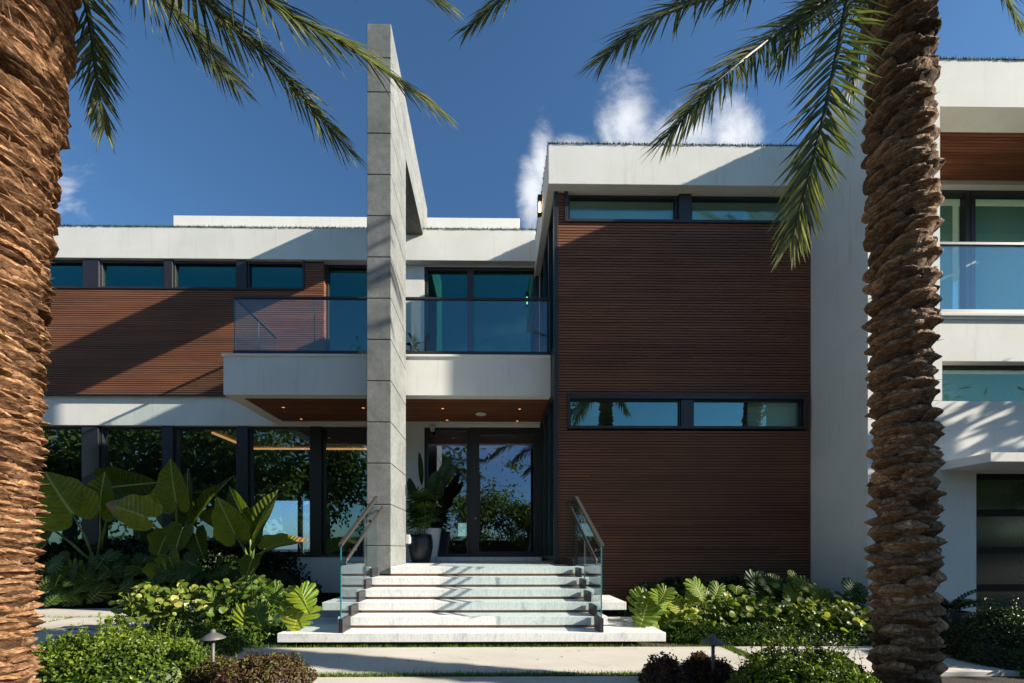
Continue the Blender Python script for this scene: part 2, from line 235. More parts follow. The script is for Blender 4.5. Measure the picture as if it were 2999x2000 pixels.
# ---------------------------------------------------------------- mesh building
COL = scene.collection
class MB:
    """collects polygons (with a random tone and leaf coordinates per vertex) and links them as ONE mesh object"""
    def __init__(s): s.V = []; s.F = []; s.Rn = []; s.UV = []; s.n = 0
    def add(s, V, F, rnd=0.5, uv=None):
        V = np.asarray(V, float).reshape(-1, 3); k = len(V)
        s.V.append(V); s.F.append([tuple(i + s.n for i in f) for f in F])
        s.Rn.append(np.full(k, rnd) if np.isscalar(rnd) else np.asarray(rnd, float))
        s.UV.append(np.zeros((k, 3)) if uv is None else np.asarray(uv, float)); s.n += k
    def box(s, x0, x1, y0, y1, z0, z1, rnd=0.5):
        s.add([(x0, y0, z0), (x1, y0, z0), (x1, y1, z0), (x0, y1, z0), (x0, y0, z1), (x1, y0, z1), (x1, y1, z1), (x0, y1, z1)],
              [(0, 3, 2, 1), (4, 5, 6, 7), (0, 1, 5, 4), (1, 2, 6, 5), (2, 3, 7, 6), (3, 0, 4, 7)], rnd)
    def prism(s, poly, axis, a0, a1, rnd=0.5):        # poly of 2-D points swept along an axis
        n = len(poly); V = []
        for a in (a0, a1):
            for p, q in poly: V.append({'x': (a, p, q), 'y': (p, a, q), 'z': (p, q, a)}[axis])
        F = [tuple(range(n))[::-1], tuple(range(n, 2 * n))] + [(i, (i + 1) % n, n + (i + 1) % n, n + i) for i in range(n)]
        s.add(V, F, rnd)
    def tube(s, pts, rad, seg=8, rnd=0.5):
        pts = [Vector(p) for p in pts]; n = len(pts); rad = [rad] * n if np.isscalar(rad) else rad; V = []; F = []; up = None
        for i, p in enumerate(pts):
            t = (pts[min(i + 1, n - 1)] - pts[max(i - 1, 0)]).normalized()
            a = up if up is not None else (Vector((0, 0, 1)) if abs(t.z) < 0.9 else Vector((1, 0, 0)))
            b = t.cross(a).normalized(); c = b.cross(t).normalized(); up = c
            for k in range(seg):
                w = 2 * math.pi * k / seg; V.append(p + (b * math.cos(w) + c * math.sin(w)) * rad[i])
        for i in range(n - 1):
            for k in range(seg): F.append((i * seg + k, i * seg + (k + 1) % seg, (i + 1) * seg + (k + 1) % seg, (i + 1) * seg + k))
        F.append(tuple(range(seg))[::-1]); F.append(tuple(range((n - 1) * seg, n * seg)))
        s.add([tuple(v) for v in V], F, rnd)
    def lathe(s, c, prof, seg=28, rnd=0.5):            # profile of (radius, z)
        V = []; F = []; n = len(prof)
        for r, z in prof:
            for k in range(seg): w = 2 * math.pi * k / seg; V.append((c[0] + r * math.cos(w), c[1] + r * math.sin(w), c[2] + z))
        for i in range(n - 1):
            for k in range(seg): F.append((i * seg + k, i * seg + (k + 1) % seg, (i + 1) * seg + (k + 1) % seg, (i + 1) * seg + k))
        F.append(tuple(range(seg))[::-1]); F.append(tuple(range((n - 1) * seg, n * seg))); s.add(V, F, rnd)
    def many(s, T, F, mats, rnds, uv=None):            # copies of a template: mats (k,3,4)
        T = np.asarray(T, float); mats = np.asarray(mats); k = len(mats); n = len(T)
        V = np.einsum('kij,nj->kni', mats[:, :, :3], T) + mats[:, None, :, 3]
        s.V.append(V.reshape(-1, 3)); base = s.n
        s.F.append([tuple(i + base + j * n for i in f) for j in range(k) for f in F])
        s.Rn.append(np.repeat(rnds, n)); s.UV.append(np.tile(np.zeros((n, 3)) if uv is None else np.asarray(uv), (k, 1))); s.n += k * n
    def build(s, name, mat, parent=None, smooth=False, bevel=0, loc=None):
        me = bpy.data.meshes.new(name); V = np.concatenate(s.V) if s.V else np.zeros((0, 3))
        o_loc = Vector(loc) if loc is not None else Vector((0, 0, 0)); V = V - np.array(o_loc)
        F = [f for fs in s.F for f in fs]; sizes = np.fromiter((len(f) for f in F), np.int32, len(F)); loops = np.fromiter((i for f in F for i in f), np.int32, int(sizes.sum()))
        me.vertices.add(len(V)); me.vertices.foreach_set('co', V.ravel().astype(np.float32)); me.loops.add(len(loops)); me.loops.foreach_set('vertex_index', loops)
        me.polygons.add(len(F)); st = np.concatenate([[0], np.cumsum(sizes)[:-1]]).astype(np.int32) if len(F) else np.zeros(0, np.int32)
        me.polygons.foreach_set('loop_start', st); me.polygons.foreach_set('use_smooth', np.full(len(F), smooth)); me.update(calc_edges=True); me.validate()
        a = me.attributes.new('rnd', 'FLOAT', 'POINT'); a.data.foreach_set('value', np.concatenate(s.Rn).astype(np.float32))
        a = me.attributes.new('luv', 'FLOAT_VECTOR', 'POINT'); a.data.foreach_set('vector', np.concatenate(s.UV).ravel().astype(np.float32))
        me.materials.append(MAT[mat] if isinstance(mat, str) else mat)
        o = bpy.data.objects.new(name, me); COL.objects.link(o); o.location = o_loc
        if parent is not None: o.parent = parent; o.location = o_loc - world_loc(parent)
        if bevel: md = o.modifiers.new('bevel', 'BEVEL'); md.width = bevel; md.segments = 2; md.limit_method = 'ANGLE'
        return o
def world_loc(o):
    p = o.location.copy()
    while o.parent is not None: o = o.parent; p += o.location
    return p
def tag(o, label=None, cat=None, group=None, kind=None):
    for k, v in (('label', label), ('category', cat), ('group', group), ('kind', kind)):
        if v: o[k] = v
    return o
def thing(name, loc, label, cat, group=None):
    o = bpy.data.objects.new(name, None); COL.objects.link(o); o.location = loc; o.empty_display_size = 0.2
    return tag(o, label, cat, group)
def copy_tree(o, parent=None):
    c = o.copy(); COL.objects.link(c); c.parent = parent
    for ch in list(o.children): copy_tree(ch, c)
    return c
def boxp(name, mat, parent, x0, x1, y0, y1, z0, z1, bevel=0):
    b = MB(); b.box(x0, x1, y0, y1, z0, z1); return b.build(name, mat, parent, bevel=bevel)

# ================================================================ GROUND, PATHS
YB, YF, YW, YBAL, YK, YKF, YR = 11.25, 11.05, 11.10, 9.10, 8.62, 8.42, 7.30   # back wall, left fascia, left cladding, balcony, block cladding, block fascia, right wing
g = MB(); g.add([(-400, -400, -0.06), (400, -400, -0.06), (400, 400, -0.06), (-400, 400, -0.06)], [(0, 1, 2, 3)])
tag(g.build('ground', 'soil'), kind='structure')
gl = MB(); gl.add([(-90, 19.5, -0.05), (90, 19.5, -0.05), (90, 120, -0.05), (-90, 120, -0.05)], [(0, 1, 2, 3)])
tag(gl.build('lawn', 'ground_far'), kind='structure')
rd = MB(); rd.add([(-90, -17, -0.045), (90, -17, -0.045), (90, -6.5, -0.045), (-90, -6.5, -0.045)], [(0, 1, 2, 3)])
tag(rd.build('road', 'asphalt'), kind='structure')
pav = MB()
def slab(x0, x1, y0, y1):
    pav.box(x0, x1, y0, y1, -0.08, 0.0)
slab(-3.80, 3.18, 4.53, 5.70); slab(-1.99, 1.56, -6.4, 4.40)
slab(-8.25, -3.93, 4.53, 5.70); slab(-16, -8.40, 4.53, 5.70)
slab(-8.25, -3.0, 5.83, 6.95); slab(-16, -8.38, 5.83, 6.95)
slab(-8.30, -3.0, 7.06, 8.22); slab(-16, -8.43, 7.06, 8.22)
slab(-16, -3.0, 8.32, 9.42)
slab(3.34, 9.9, 4.53, 5.70); slab(7.9, 16, 5.80, 7.35); slab(10.05, 16, 4.53, 5.70)
pv = pav.build('path', 'paver', bevel=0.012); tag(pv, kind='structure')

def blades(mb, n, fx, fy, z, h, w, lean=0.35):
    """thin tapering blades standing on z"""
    x = fx(n); y = fy(n); th = rng.uniform(0, 2 * np.pi, n); hh = h * rng.uniform(0.55, 1.15, n); ln = rng.normal(0, lean, (n, 2)) * hh[:, None]
    T = np.array([(-0.5, 0, 0), (0.5, 0, 0), (0.28, 0, 0.6), (-0.28, 0, 0.6), (0, 0, 1)]); F = [(0, 1, 2, 3), (3, 2, 4)]
    m = np.zeros((n, 3, 4)); c, s = np.cos(th), np.sin(th)
    m[:, 0, 0] = c * w; m[:, 1, 0] = s * w; m[:, 0, 1] = -s * w; m[:, 1, 1] = c * w
    m[:, 0, 2] = ln[:, 0]; m[:, 1, 2] = ln[:, 1]; m[:, 2, 2] = hh; m[:, 0, 3] = x; m[:, 1, 3] = y; m[:, 2, 3] = z
    mb.many(T, F, m, rng.uniform(0, 1, n))
tb = MB()
for (x0, x1, y0, y1, dens) in ((-3.9, 3.3, 5.69, 5.78, 2600), (-2.0, 2.3, 4.40, 4.53, 4200), (-3.94, -3.79, 4.53, 5.7, 2600), (3.17, 3.35, 4.53, 5.72, 2600),
                               (-9.5, -3.2, 5.69, 5.83, 1600), (-9.5, -3.6, 6.95, 7.06, 1500), (-10.5, -4.5, 8.21, 8.33, 1300), (-8.44, -8.24, 5.8, 8.25, 1600)):
    n = int((x1 - x0) * (y1 - y0) * dens * 1.7); blades(tb, n, lambda k, a=x0, b=x1: rng.uniform(a, b, k), lambda k, a=y0, b=y1: rng.uniform(a, b, k), -0.055, 0.085, 0.011)
tag(tb.build('joint_turf', 'turf'), 'strips of short green turf between the pale paving slabs', 'turf', kind='stuff')

# ================================================================ HOUSE
house = thing('house', (0, YB, 0), 'two storey white stucco house with brown slat cladding, flat roofs and a tall stone fin', 'house')
def holes_wall(mb, x0, x1, z0, z1, y0, y1, holes):
    xs = sorted({x0, x1, *[h[0] for h in holes], *[h[1] for h in holes]}); xs = [x for x in xs if x0 <= x <= x1]
    for a, b in zip(xs[:-1], xs[1:]):
        cut = sorted([(h[2], h[3]) for h in holes if h[0] <= a + 1e-6 and h[1] >= b - 1e-6]); z = z0
        for c, d in cut:
            if c > z + 1e-4: mb.box(a, b, y0, y1, z, c)
            z = max(z, d)
        if z < z1 - 1e-4: mb.box(a, b, y0, y1, z, z1)
def window(x0, x1, z0, z1, y, fr=0.06, depth=0.10, pane='pane', parent=None, blind=None, name='window', proud=0.0, label=None, bl_top=None):
    f = MB(); ya, yb = y - proud, y + depth
    f.box(x0, x0 + fr, ya, yb, z0, z1); f.box(x1 - fr, x1, ya, yb, z0, z1); f.box(x0 + fr, x1 - fr, ya, yb, z0, z0 + fr); f.box(x0 + fr, x1 - fr, ya, yb, z1 - fr, z1)
    o = f.build(name, 'bronze', parent or house, bevel=0.004)
    if label: o['label'] = label
    p = MB(); yp = y + depth * 0.6; p.add([(x0 + fr, yp, z0 + fr), (x1 - fr, yp, z0 + fr), (x1 - fr, yp, z1 - fr), (x0 + fr, yp, z1 - fr)], [(0, 1, 2, 3)]); p.build('pane', pane, o)
    if blind is not None:
        q = MB(); zt = z1 - fr if bl_top is None else bl_top
        q.box(x0 + fr * 0.6, x1 - fr * 0.6, y + blind, y + blind + 0.02, z0, zt); q.build('blind', 'blind', o)
    return o
def slats(x0, x1, z0, z1, y, holes=(), pitch=0.0585, gap=0.0175, thick=0.03, mat='wood'):
    """one panel of horizontal boards; boards are cut into lengths with butt joints"""
    mb = MB(); z = z0; r = random.Random(int(x0 * 97 + z0 * 13))
    while z + pitch <= z1 + 0.01:
        xs = [(x0, x1)]
        for h in holes:
            if z + pitch - gap > h[2] and z < h[3]:
                nx = []
                for a, b in xs:
                    if h[0] > a: nx.append((a, min(b, h[0])))
                    if h[1] < b: nx.append((max(a, h[1]), b))
                xs = [q for q in nx if q[1] - q[0] > 0.01]
        for a, b in xs:
            cuts = [a]; c = a + r.uniform(0.6, 3.4)
            while c < b - 0.3: cuts.append(c); c += r.uniform(2.2, 3.8)
            cuts.append(b)
            for p, q in zip(cuts[:-1], cuts[1:]):
                dy = r.uniform(-0.0015, 0.0015); mb.box(p + 0.0012, q - 0.0012, y + dy, y + thick, z + r.uniform(-0.0008, 0.0008), z + pitch - gap, min(1, max(0, r.gauss(0.5, 0.22))))
        z += pitch
    return mb

# --- levels of the left part
zr_top, zr_bot = Z(521.5, YF, 500), Z(594, YF, 500)
z_band_b, z_band_t = Z(977.5, YB - .05, 500), Z(907, YW, 450)
z_sill_u = Z(661, YW, 400); z_sill_l = Z(1278, YB, 450); z_base = Z(1361, YB, 700)
xl = -17.0
xk = X(1272, YK); xw = X(1862, YK); xd_l, xd_r = X(974, YB), X(1252, YB)
z_bal_t, z_bal_b = Z(814, YBAL, 900), Z(907, YBAL, 900)
FLOOR = 1.03
# roofs
b = MB(); b.box(xl, xk - 0.14, YF, 19, zr_bot, zr_top); b.build('roof', 'stucco', house, bevel=0.008)
zkt, zkb = Z(332, YKF, 1500), Z(424, YKF, 1500); xkf = X(1259, YKF)
b = MB(); b.box(xkf, xw - 0.003, YKF, 19.2, zkb, zkt); b.build('roof', 'stucco', house, bevel=0.008)
b = MB(); b.box(X(398, 14), 0.9, 14, 18.6, zr_top, Z(496, 14, 600)); b.build('parapet', 'stucco', house, bevel=0.008)
# left: band between the storeys, base wall, floating plinth
b = MB(); b.box(xl, X(845, YB), YB - 0.07, YB + 0.25, z_band_b, z_band_t); b.build('band', 'stucco', house, bevel=0.006)
b = MB(); b.box(xl, xk, YB - 0.02, YB + 0.25, z_base, z_sill_l - 0.003); b.build('base_wall', 'stucco', house, bevel=0.006)
b = MB(); b.box(xl, xk, YB + 0.35, YB + 0.6, -0.05, z_base + 0.1); b.build('plinth', 'joint', house)
# left cladding with strip windows
u_cols = [(-280, -105), (-85, 60), (80, 191), (229, 377), (397, 544), (567, 698)]
wx0, wx1 = X(700, YW), X(741, YW)
cl = slats(xl, X(741, YW), z_band_t + 0.02, zr_bot - 0.005, YW, [(xl - 1, wx0, z_sill_u, 20)])
c1 = cl.build('wood_cladding', 'wood', house)
bk = MB(); bk.box(xl, X(741, YW), YW + 0.03, YW + 0.06, z_band_t + 0.005, z_sill_u); bk.box(wx0, X(741, YW), YW + 0.03, YW + 0.06, z_sill_u, zr_bot - 0.004); bk.build('backing', 'wood_back', c1)
for i in range(1):
    rt = slats(0, 0.28, z_band_t + 0.02, zr_bot - 0.005, 0); V = np.concatenate(rt.V); o = MB()     # return of the cladding beside the tall window
    o.n = 0; V2 = np.stack([np.full(len(V), X(741, YW)) + V[:, 1] * -1 + 0.03, YW + V[:, 0], V[:, 2]], 1)
    o.V = [V2]; o.F = [[f[::-1] for fs in rt.F for f in fs]]; o.Rn = [np.concatenate(rt.Rn)]; o.UV = [np.concatenate(rt.UV)]; o.build('cladding_return', 'wood', c1)
tr = MB(); tr.box(xl, X(741, YW), YW - 0.02, YW + 0.03, z_band_t - 0.015, z_band_t + 0.02); tr.build('trim', 'bronze', house)
for (p, q) in u_cols:
    window(X(p, YW), X(q, YW), z_sill_u, zr_bot - 0.035, YW + 0.02, 0.045, 0.12)
mu = MB()
for p, q in ((-105, -85), (60, 80), (191, 229), (377, 397), (544, 567)):
    mu.box(X(p, YW) + 0.004, X(q, YW) - 0.004, YW - 0.02, YW + 0.16, z_sill_u, zr_bot - 0.004)
mu.box(xl, X(700, YW), YW - 0.02, YW + 0.02, z_sill_u - 0.035, z_sill_u + 0.006); mu.box(X(695, YW), X(700, YW), YW - 0.024, YW + 0.02, z_sill_u - 0.03, zr_bot - 0.004); mu.build('mullion', 'bronze', house, bevel=0.004)
# tall upper window left of the fin, upper wall, upper doors
window(X(748, YB), X(862, YB), z_bal_t - 0.05, zr_bot - 0.003, YB, 0.07, 0.12)
b = MB(); holes_wall(b, X(862, YB), xk, z_bal_b - 0.002, zr_bot - 0.001, YB, YB + 0.25, [(xd_l, X(1238, YB), z_bal_t - 0.05, zr_bot - 0.03)]); b.build('upper_wall', 'stucco', house)
dU = window(xd_l, X(1080, YB), z_bal_t - 0.05, zr_bot - 0.03, YB + 0.02, 0.09, 0.12, name='glass_door'); window(X(1080, YB), X(1238, YB), z_bal_t - 0.05, zr_bot - 0.03, YB + 0.02, 0.09, 0.12, name='glass_door')
# lower windows
for (p, q) in ((-280, -130), (-105, 35), (60, 191), (229, 375), (400, 545), (571, 714), (740, 880)):
    window(X(p, YB), X(q, YB), z_sill_l, z_band_b, YB + 0.03, 0.05, 0.12, pane='pane_low')
mu = MB()
for p, q in ((-130, -105), (35, 60), (191, 229), (375, 400), (545, 571), (714, 740)):
    mu.box(X(p, YB) + 0.003, X(q, YB) - 0.003, YB - 0.045, YB + 0.18, z_sill_l, z_band_b - 0.002)
mu.box(xl, X(900, YB), YB - 0.05, YB + 0.028, z_sill_l - 0.001, z_sill_l + 0.06); mu.build('mullion', 'bronze', house, bevel=0.005)
# entrance wall and door
b = MB(); holes_wall(b, X(881, YB), xk, FLOOR, z_bal_b - 0.003, YB, YB + 0.25, [(xd_l, xd_r, 0, Z(981, YB, 1100))]); b.build('entrance_wall', 'stucco', house)
zdt = Z(981, YB, 1100); zsl = Z(1278, YB, 1100)
b = MB(); b.box(xd_l - 0.05, xk - 0.004, YB - 0.42, YB + 0.3, FLOOR + 0.002, zsl - 0.004); b.build('door_sill', 'marble', house, bevel=0.006)
window(xd_l, X(1078, YB), zsl, zdt, YB + 0.03, 0.085, 0.12, pane='pane_door', name='sidelight')
fd = MB(); xa, xb = X(1078, YB) + 0.002, xd_r; fd.box(xa, X(1100, YB), YB + 0.0, YB + 0.13, zsl, zdt); fd.box(X(1226, YB), xb, YB + 0.0, YB + 0.13, zsl, zdt)
fd.box(X(1100, YB), X(1226, YB), YB + 0.0, YB + 0.13, Z(998, YB), zdt); fd.box(X(1100, YB), X(1226, YB), YB + 0.0, YB + 0.13, zsl, Z(1266, YB))
door = fd.build('front_door', 'bronze', house, bevel=0.006); door['label'] = 'dark framed pivot door with one large pane'
p = MB(); p.add([(X(1100, YB), YB + 0.07, Z(1266, YB)), (X(1226, YB), YB + 0.07, Z(1266, YB)), (X(1226, YB), YB + 0.07, Z(998, YB)), (X(1100, YB), YB + 0.07, Z(998, YB))], [(0, 1, 2, 3)]); p.build('pane', 'pane_door', door)
hb = MB(); hx = X(1101, YB); hb.box(hx - 0.018, hx + 0.018, YB - 0.085, YB - 0.05, Z(1233, YB), Z(1089, YB)); 
for zz in (Z(1225, YB), Z(1097, YB)): hb.box(hx - 0.03, hx - 0.004, YB - 0.06, YB + 0.005, zz - 0.015, zz + 0.015)
hb.build('handle', 'bronze', door, bevel=0.004)
lc = MB(); c = at(1091.5, 1190, YB); lc.prism([(c.x + 0.022 * math.cos(t), c.z + 0.022 * math.sin(t)) for t in np.linspace(0, 2 * math.pi, 14)[:-1]], 'y', YB - 0.012, YB + 0.001); lc.build('lock', 'steel', door)
# balcony
xbl = X(513, YBAL)
ba = MB(); ba.box(xbl, xk - 0.006, YBAL, YB - 0.075, z_bal_b + 0.10, z_bal_t - 0.06)
ba.box(xbl, xbl + 0.30, YBAL, YB - 0.075, z_bal_b, z_bal_b + 0.10); ba.box(xbl + 0.30, xk - 0.006, YBAL, YBAL + 0.23, z_bal_b, z_bal_b + 0.10); ba.box(xbl + 0.30, xk - 0.006, YB - 0.16, YB - 0.075, z_bal_b, z_bal_b + 0.10)
bal = ba.build('balcony', 'stucco', house)
cp = MB(); cp.box(xbl - 0.035, xk - 0.004, YBAL - 0.035, YBAL + 0.3, z_bal_t - 0.06, z_bal_t); cp.box(xbl - 0.035, xbl + 0.25, YBAL + 0.3, YB - 0.075, z_bal_t - 0.06, z_bal_t); cp.build('cap', 'stucco', bal, bevel=0.012)
sw = MB(); yy = YBAL + 0.232; r_ = random.Random(3)
while yy < YB - 0.2:
    sw.box(xbl + 0.302, xk - 0.008, yy, yy + 0.052, z_bal_b + 0.02, z_bal_b + 0.05, r_.random()); yy += 0.058
sf = sw.build('soffit', 'soffit_wood', bal); bb = MB(); bb.box(xbl + 0.302, xk - 0.008, YBAL + 0.232, YB - 0.165, z_bal_b + 0.05, z_bal_b + 0.06); bb.build('soffit_backing', 'wood_back', bal)
# stone fin in courses
fx0, fx1, fy0, fy1 = X(842, 7.6) , X(897.5, 7.6), 7.6, 8.90
ft = Z(54, 7.6, 870); zj = [Z(1253, 7.6, 870) + 0.763 * k for k in range(12)]
st = MB(); lev = [0.862] + zj; lin = zj[-1]
for a, c in zip(lev[:-1], lev[1:]): st.box(fx0, fx1, fy0, fy1, a + 0.006, c - 0.006)
ym = (lin + ft) / 2
for a, c in ((lin, ym), (ym, ft)): st.box(fx0, fx1, fy0, 11.75, a + 0.006, c - 0.006 if c < ft else c)
st.box(fx0, fx1, 11.0, 11.75, zr_top + 0.004, lin - 0.006)
fin = st.build('stone_fin', 'stone', house, bevel=0.010); 
jn = MB(); jn.box(fx0 + 0.012, fx1 - 0.012, fy0 + 0.012, fy1 - 0.012, 0.87, lin - 0.02); jn.box(fx0 + 0.012, fx1 - 0.012, fy0 + 0.012, 11.74, lin - 0.02 + 0.03, ft - 0.012); jn.build('mortar_joint', 'joint', fin)
# block on the right of the entrance
zb0 = 0.12; ul = X(1281, YK)
hU = (X(1296, YK), xw, Z(512, YK, 1500), 20); hL = (X(1302, YK), X(1850, YK), Z(985, YK, 1500), Z(906, YK, 1500))
ck = slats(ul, xw - 0.005, zb0, zkb - 0.004, YK, [hU, hL]); c2 = ck.build('wood_cladding', 'wood', house)
bk = MB(); holes_wall(bk, ul, xw - 0.005, zb0, zkb - 0.003, YK + 0.03, YK + 0.07, [(hU[0], hU[1], hU[2], hU[3]), hL]); bk.build('backing', 'wood_back', c2)
tr = MB(); tr.box(xk, ul, YK - 0.03, YK + 0.10, 0.6, zkb - 0.002); tr.build('corner_trim', 'bronze', house, bevel=0.004)
zu0 = hU[2]; zut = Z(441, YK + 0.2, 1500)
fr = MB(); fr.box(X(1296, YK), X(1303.5, YK), YK - 0.035, YK + 0.05, zu0 - 0.002, zkb - 0.002); fr.box(X(1303.5, YK), xw - 0.006, YK - 0.035, YK + 0.05, zu0 - 0.002, Z(506, YK, 1500)); fr.box(X(1559, YK), X(1587, YK), YK + 0.0, YK + 0.12, Z(506, YK, 1500), zkb - 0.003)
fr.build('window_surround', 'bronze', house, bevel=0.004)
for p, q in ((1303.5, 1559), (1587, 1858)): window(X(p, YK) + 0.003, X(q, YK) - 0.003, Z(506, YK, 1500), zkb - 0.003, YK + 0.06, 0.05, 0.10, pane='pane_lit', blind=0.22, bl_top=Z(461, YK, 1500))
fr = MB(); a0, a1, c0, c1_ = hL
fr.box(a0, a1, YK - 0.05, YK + 0.06, c1_ - 0.10, c1_); fr.box(a0, a1, YK - 0.05, YK + 0.06, c0, c0 + 0.045); fr.box(a0, a0 + 0.05, YK - 0.05, YK + 0.06, c0 + 0.045, c1_ - 0.10); fr.box(a1 - 0.07, a1, YK - 0.05, YK + 0.06, c0 + 0.045, c1_ - 0.10); fr.box(X(1563, YK), X(1591, YK), YK - 0.01, YK + 0.1, c0 + 0.045, c1_ - 0.10)
fr.build('window_surround', 'bronze', house, bevel=0.004)
window(a0 + 0.052, X(1563, YK) - 0.002, c0 + 0.047, c1_ - 0.102, YK + 0.02, 0.03, 0.06, pane='pane_lit')
w2 = window(X(1591, YK) + 0.002, a1 - 0.072, c0 + 0.047, c1_ - 0.102, YK + 0.02, 0.03, 0.06, pane='pane_lit'); q = MB(); q.box(X(1730, YK), a1 - 0.08, YK + 0.2, YK + 0.22, c0, c1_); q.build('blind', 'blind', w2)
# block: glazed flank facing the entrance, floors and dark inside
for (za, zb) in ((FLOOR + 0.09, z_bal_b - 0.004), (z_bal_t - 0.02, zkb - 0.004)):
    ys = [YK + 0.11, YK + 0.95, YK + 1.8, YB - 0.02]
    for a, c in zip(ys[:-1], ys[1:]):
        f = MB(); x0, x1 = xk + 0.005, xk + 0.12
        f.box(x0, x1, a, a + 0.07, za, zb); f.box(x0, x1, c - 0.07, c - 0.002, za, zb); f.box(x0, x1, a + 0.07, c - 0.07, za, za + 0.09); f.box(x0, x1, a + 0.07, c - 0.07, zb - 0.09, zb)
        o = f.build('window', 'bronze', house, bevel=0.004); p = MB(); p.add([(xk + 0.06, a + 0.07, za + 0.09), (xk + 0.06, c - 0.07, za + 0.09), (xk + 0.06, c - 0.07, zb - 0.09), (xk + 0.06, a + 0.07, zb - 0.09)], [(0, 1, 2, 3)]); p.build('pane', 'pane', o)
b = MB(); b.box(xk + 0.005, xk + 0.12, YK + 0.11, YB, z_bal_b - 0.003, z_bal_t - 0.021); b.build('flank_band', 'bronze', house)
# inside: floors, ceilings and walls of the rooms behind the glass
it = MB(); it.box(xl, xw, YB + 0.26, 18.4, FLOOR - 0.2, FLOOR + 0.05); it.box(xk + 0.13, xw, YK + 0.3, YB + 0.26, FLOOR - 0.2, FLOOR + 0.05); it.build('floor', 'interior_floor', house)
it = MB(); it.box(xl, xw, YB + 0.26, 18.4, z_band_b + 0.02, z_bal_t - 0.1); it.box(xk + 0.13, xw, YK + 0.3, YB + 0.26, z_band_b + 0.02, z_bal_t - 0.1); it.build('storey_slab', 'interior', house)
it = MB(); holes_wall(it, xl, xw, FLOOR, zr_bot, 18.4, 18.6, [(-10.4, -8.75, 1.2, 3.5), (-8.6, -8.1, 1.2, 3.5), (-1.6, -0.9, 1.9, 2.5)]); it.build('interior_wall', 'interior', house)
for q in ((xl - 0.2, xl, YF + 0.02, 18.6, 0, zr_bot), (xk + 0.14, xk + 0.26, YB + 0.26, 18.4, FLOOR, zr_bot), (-2.6, -2.45, YB + 0.3, 15.0, FLOOR + 0.05, z_band_b + 0.02)): boxp('partition', 'interior', house, *q)
cv = MB(); zc = z_band_b - 0.06; xcv = X(578, 13.6)
cv.box(xcv, -2.7, 13.6, 13.66, zc, zc + 0.05); cv.box(xcv - 0.06, xcv, YB + 0.5, 13.66, zc, zc + 0.05); cv.build('cove_light', 'cove_glow', house)

# right wing
zwt = Z(137, YR, 2250); xr0 = X(2158, YR); xg = X(2218, YR + 0.16); xe = 15.0
z_led, z_rec = Z(722, YR, 2250), Z(245, YR, 2250); zs0, zs1 = Z(921, YR, 2250), Z(829, YR, 2250); zg1 = Z(1084, YR, 2280)
wf = MB(); holes_wall(wf, xw, xe, -0.05, zwt - 0.15, YR, YR + 0.35, [(xr0, 14.2, z_led, z_rec), (X(2163, YR), 11.2, zs0, zs1), (xg, 13.0, -1, zg1)]); wf.box(xw, xw + 0.3, YR + 0.35, 19, -0.05, zwt - 0.15); wf.build('wall', 'stucco', house)
b = MB(); b.box(xw, xe, YR, 19, zwt - 0.15, zwt); b.build('roof', 'stucco', house)
YN = 9.0
b = MB(); b.box(xr0 - 0.4, 14.2, YR + 0.35, YN + 0.3, z_led - 0.3, z_led - 0.001); b.box(xr0 - 0.16, xr0 - 0.002, YR + 0.35, YN, z_led, z_rec); b.box(14.2, 14.4, YR + 0.35, YN, z_led, z_rec)
zn = Z(441, YN, 2250); b.box(xr0 - 0.002, 14.2, YR + 0.35, YR + 0.45, z_rec - 0.0, z_rec + 0.12); b.box(xr0 - 0.002, 14.2, YN - 0.18, YN + 0.3, zn, z_rec + 0.1); b.build('loggia', 'stucco', house)
sw = MB(); yy = YR + 0.452
while yy < YN - 0.2: sw.box(xr0, 14.2, yy, yy + 0.052, z_rec + 0.03, z_rec + 0.06, r_.random()); yy += 0.062
sw.build('soffit', 'soffit_wood', house); bb = MB(); bb.box(xr0, 14.2, YR + 0.452, YN - 0.182, z_rec + 0.06, z_rec + 0.07); bb.build('soffit_backing', 'wood_back', house)
for p, q in ((2120, 2222), (2224, 2420), (2422, 2600)): window(X(p, YN), min(14.19, X(q, YN)), z_led + 0.01, zn - 0.002, YN - 0.05, 0.10, 0.12, pane='pane_teal', blind=0.3)
b = MB(); b.box(xr0 - 0.05, 14.0, YR - 0.06, YR + 0.30, z_led - 0.055, z_led); b.box(xr0 - 0.03, 14.0, YR - 0.035, YR - 0.002, z_led - 0.095, z_led - 0.056); b.build('ledge', 'stucco', house, bevel=0.008)
window(X(2163, YR), 11.2, zs0, zs1, YR + 0.17, 0.05, 0.1, pane='pane_teal', blind=0.25)
yg = YR + 0.16
gd = MB(); rails = [(1086, 1100), (1169, 1185), (1256, 1271), (1342, 1358), (1429, 1447)]
for a, c in rails: gd.box(xg + 0.06, 12.9, yg, yg + 0.07, Z(c, yg, 2280), Z(a, yg, 2280))
gd.box(xg + 0.001, xg + 0.06, yg - 0.002, yg + 0.08, -0.04, zg1 - 0.001)
gdo = gd.build('garage_door', 'black_rail', house, bevel=0.004); gdo['label'] = 'garage door of four frosted panes in dark rails'
for a, c in ((1100, 1169), (1185, 1256), (1271, 1342), (1358, 1429)):
    p = MB(); p.add([(xg + 0.06, yg + 0.035, Z(c, yg, 2280)), (12.9, yg + 0.035, Z(c, yg, 2280)), (12.9, yg + 0.035, Z(a, yg, 2280)), (xg + 0.06, yg + 0.035, Z(a, yg, 2280))], [(0, 1, 2, 3)]); p.build('pane', 'frosted_pane', gdo)
b = MB(); b.box(xg - 0.05, 13, yg + 0.5, yg + 0.6, -0.05, zg1 + 0.2); b.build('garage_wall', 'interior', house)
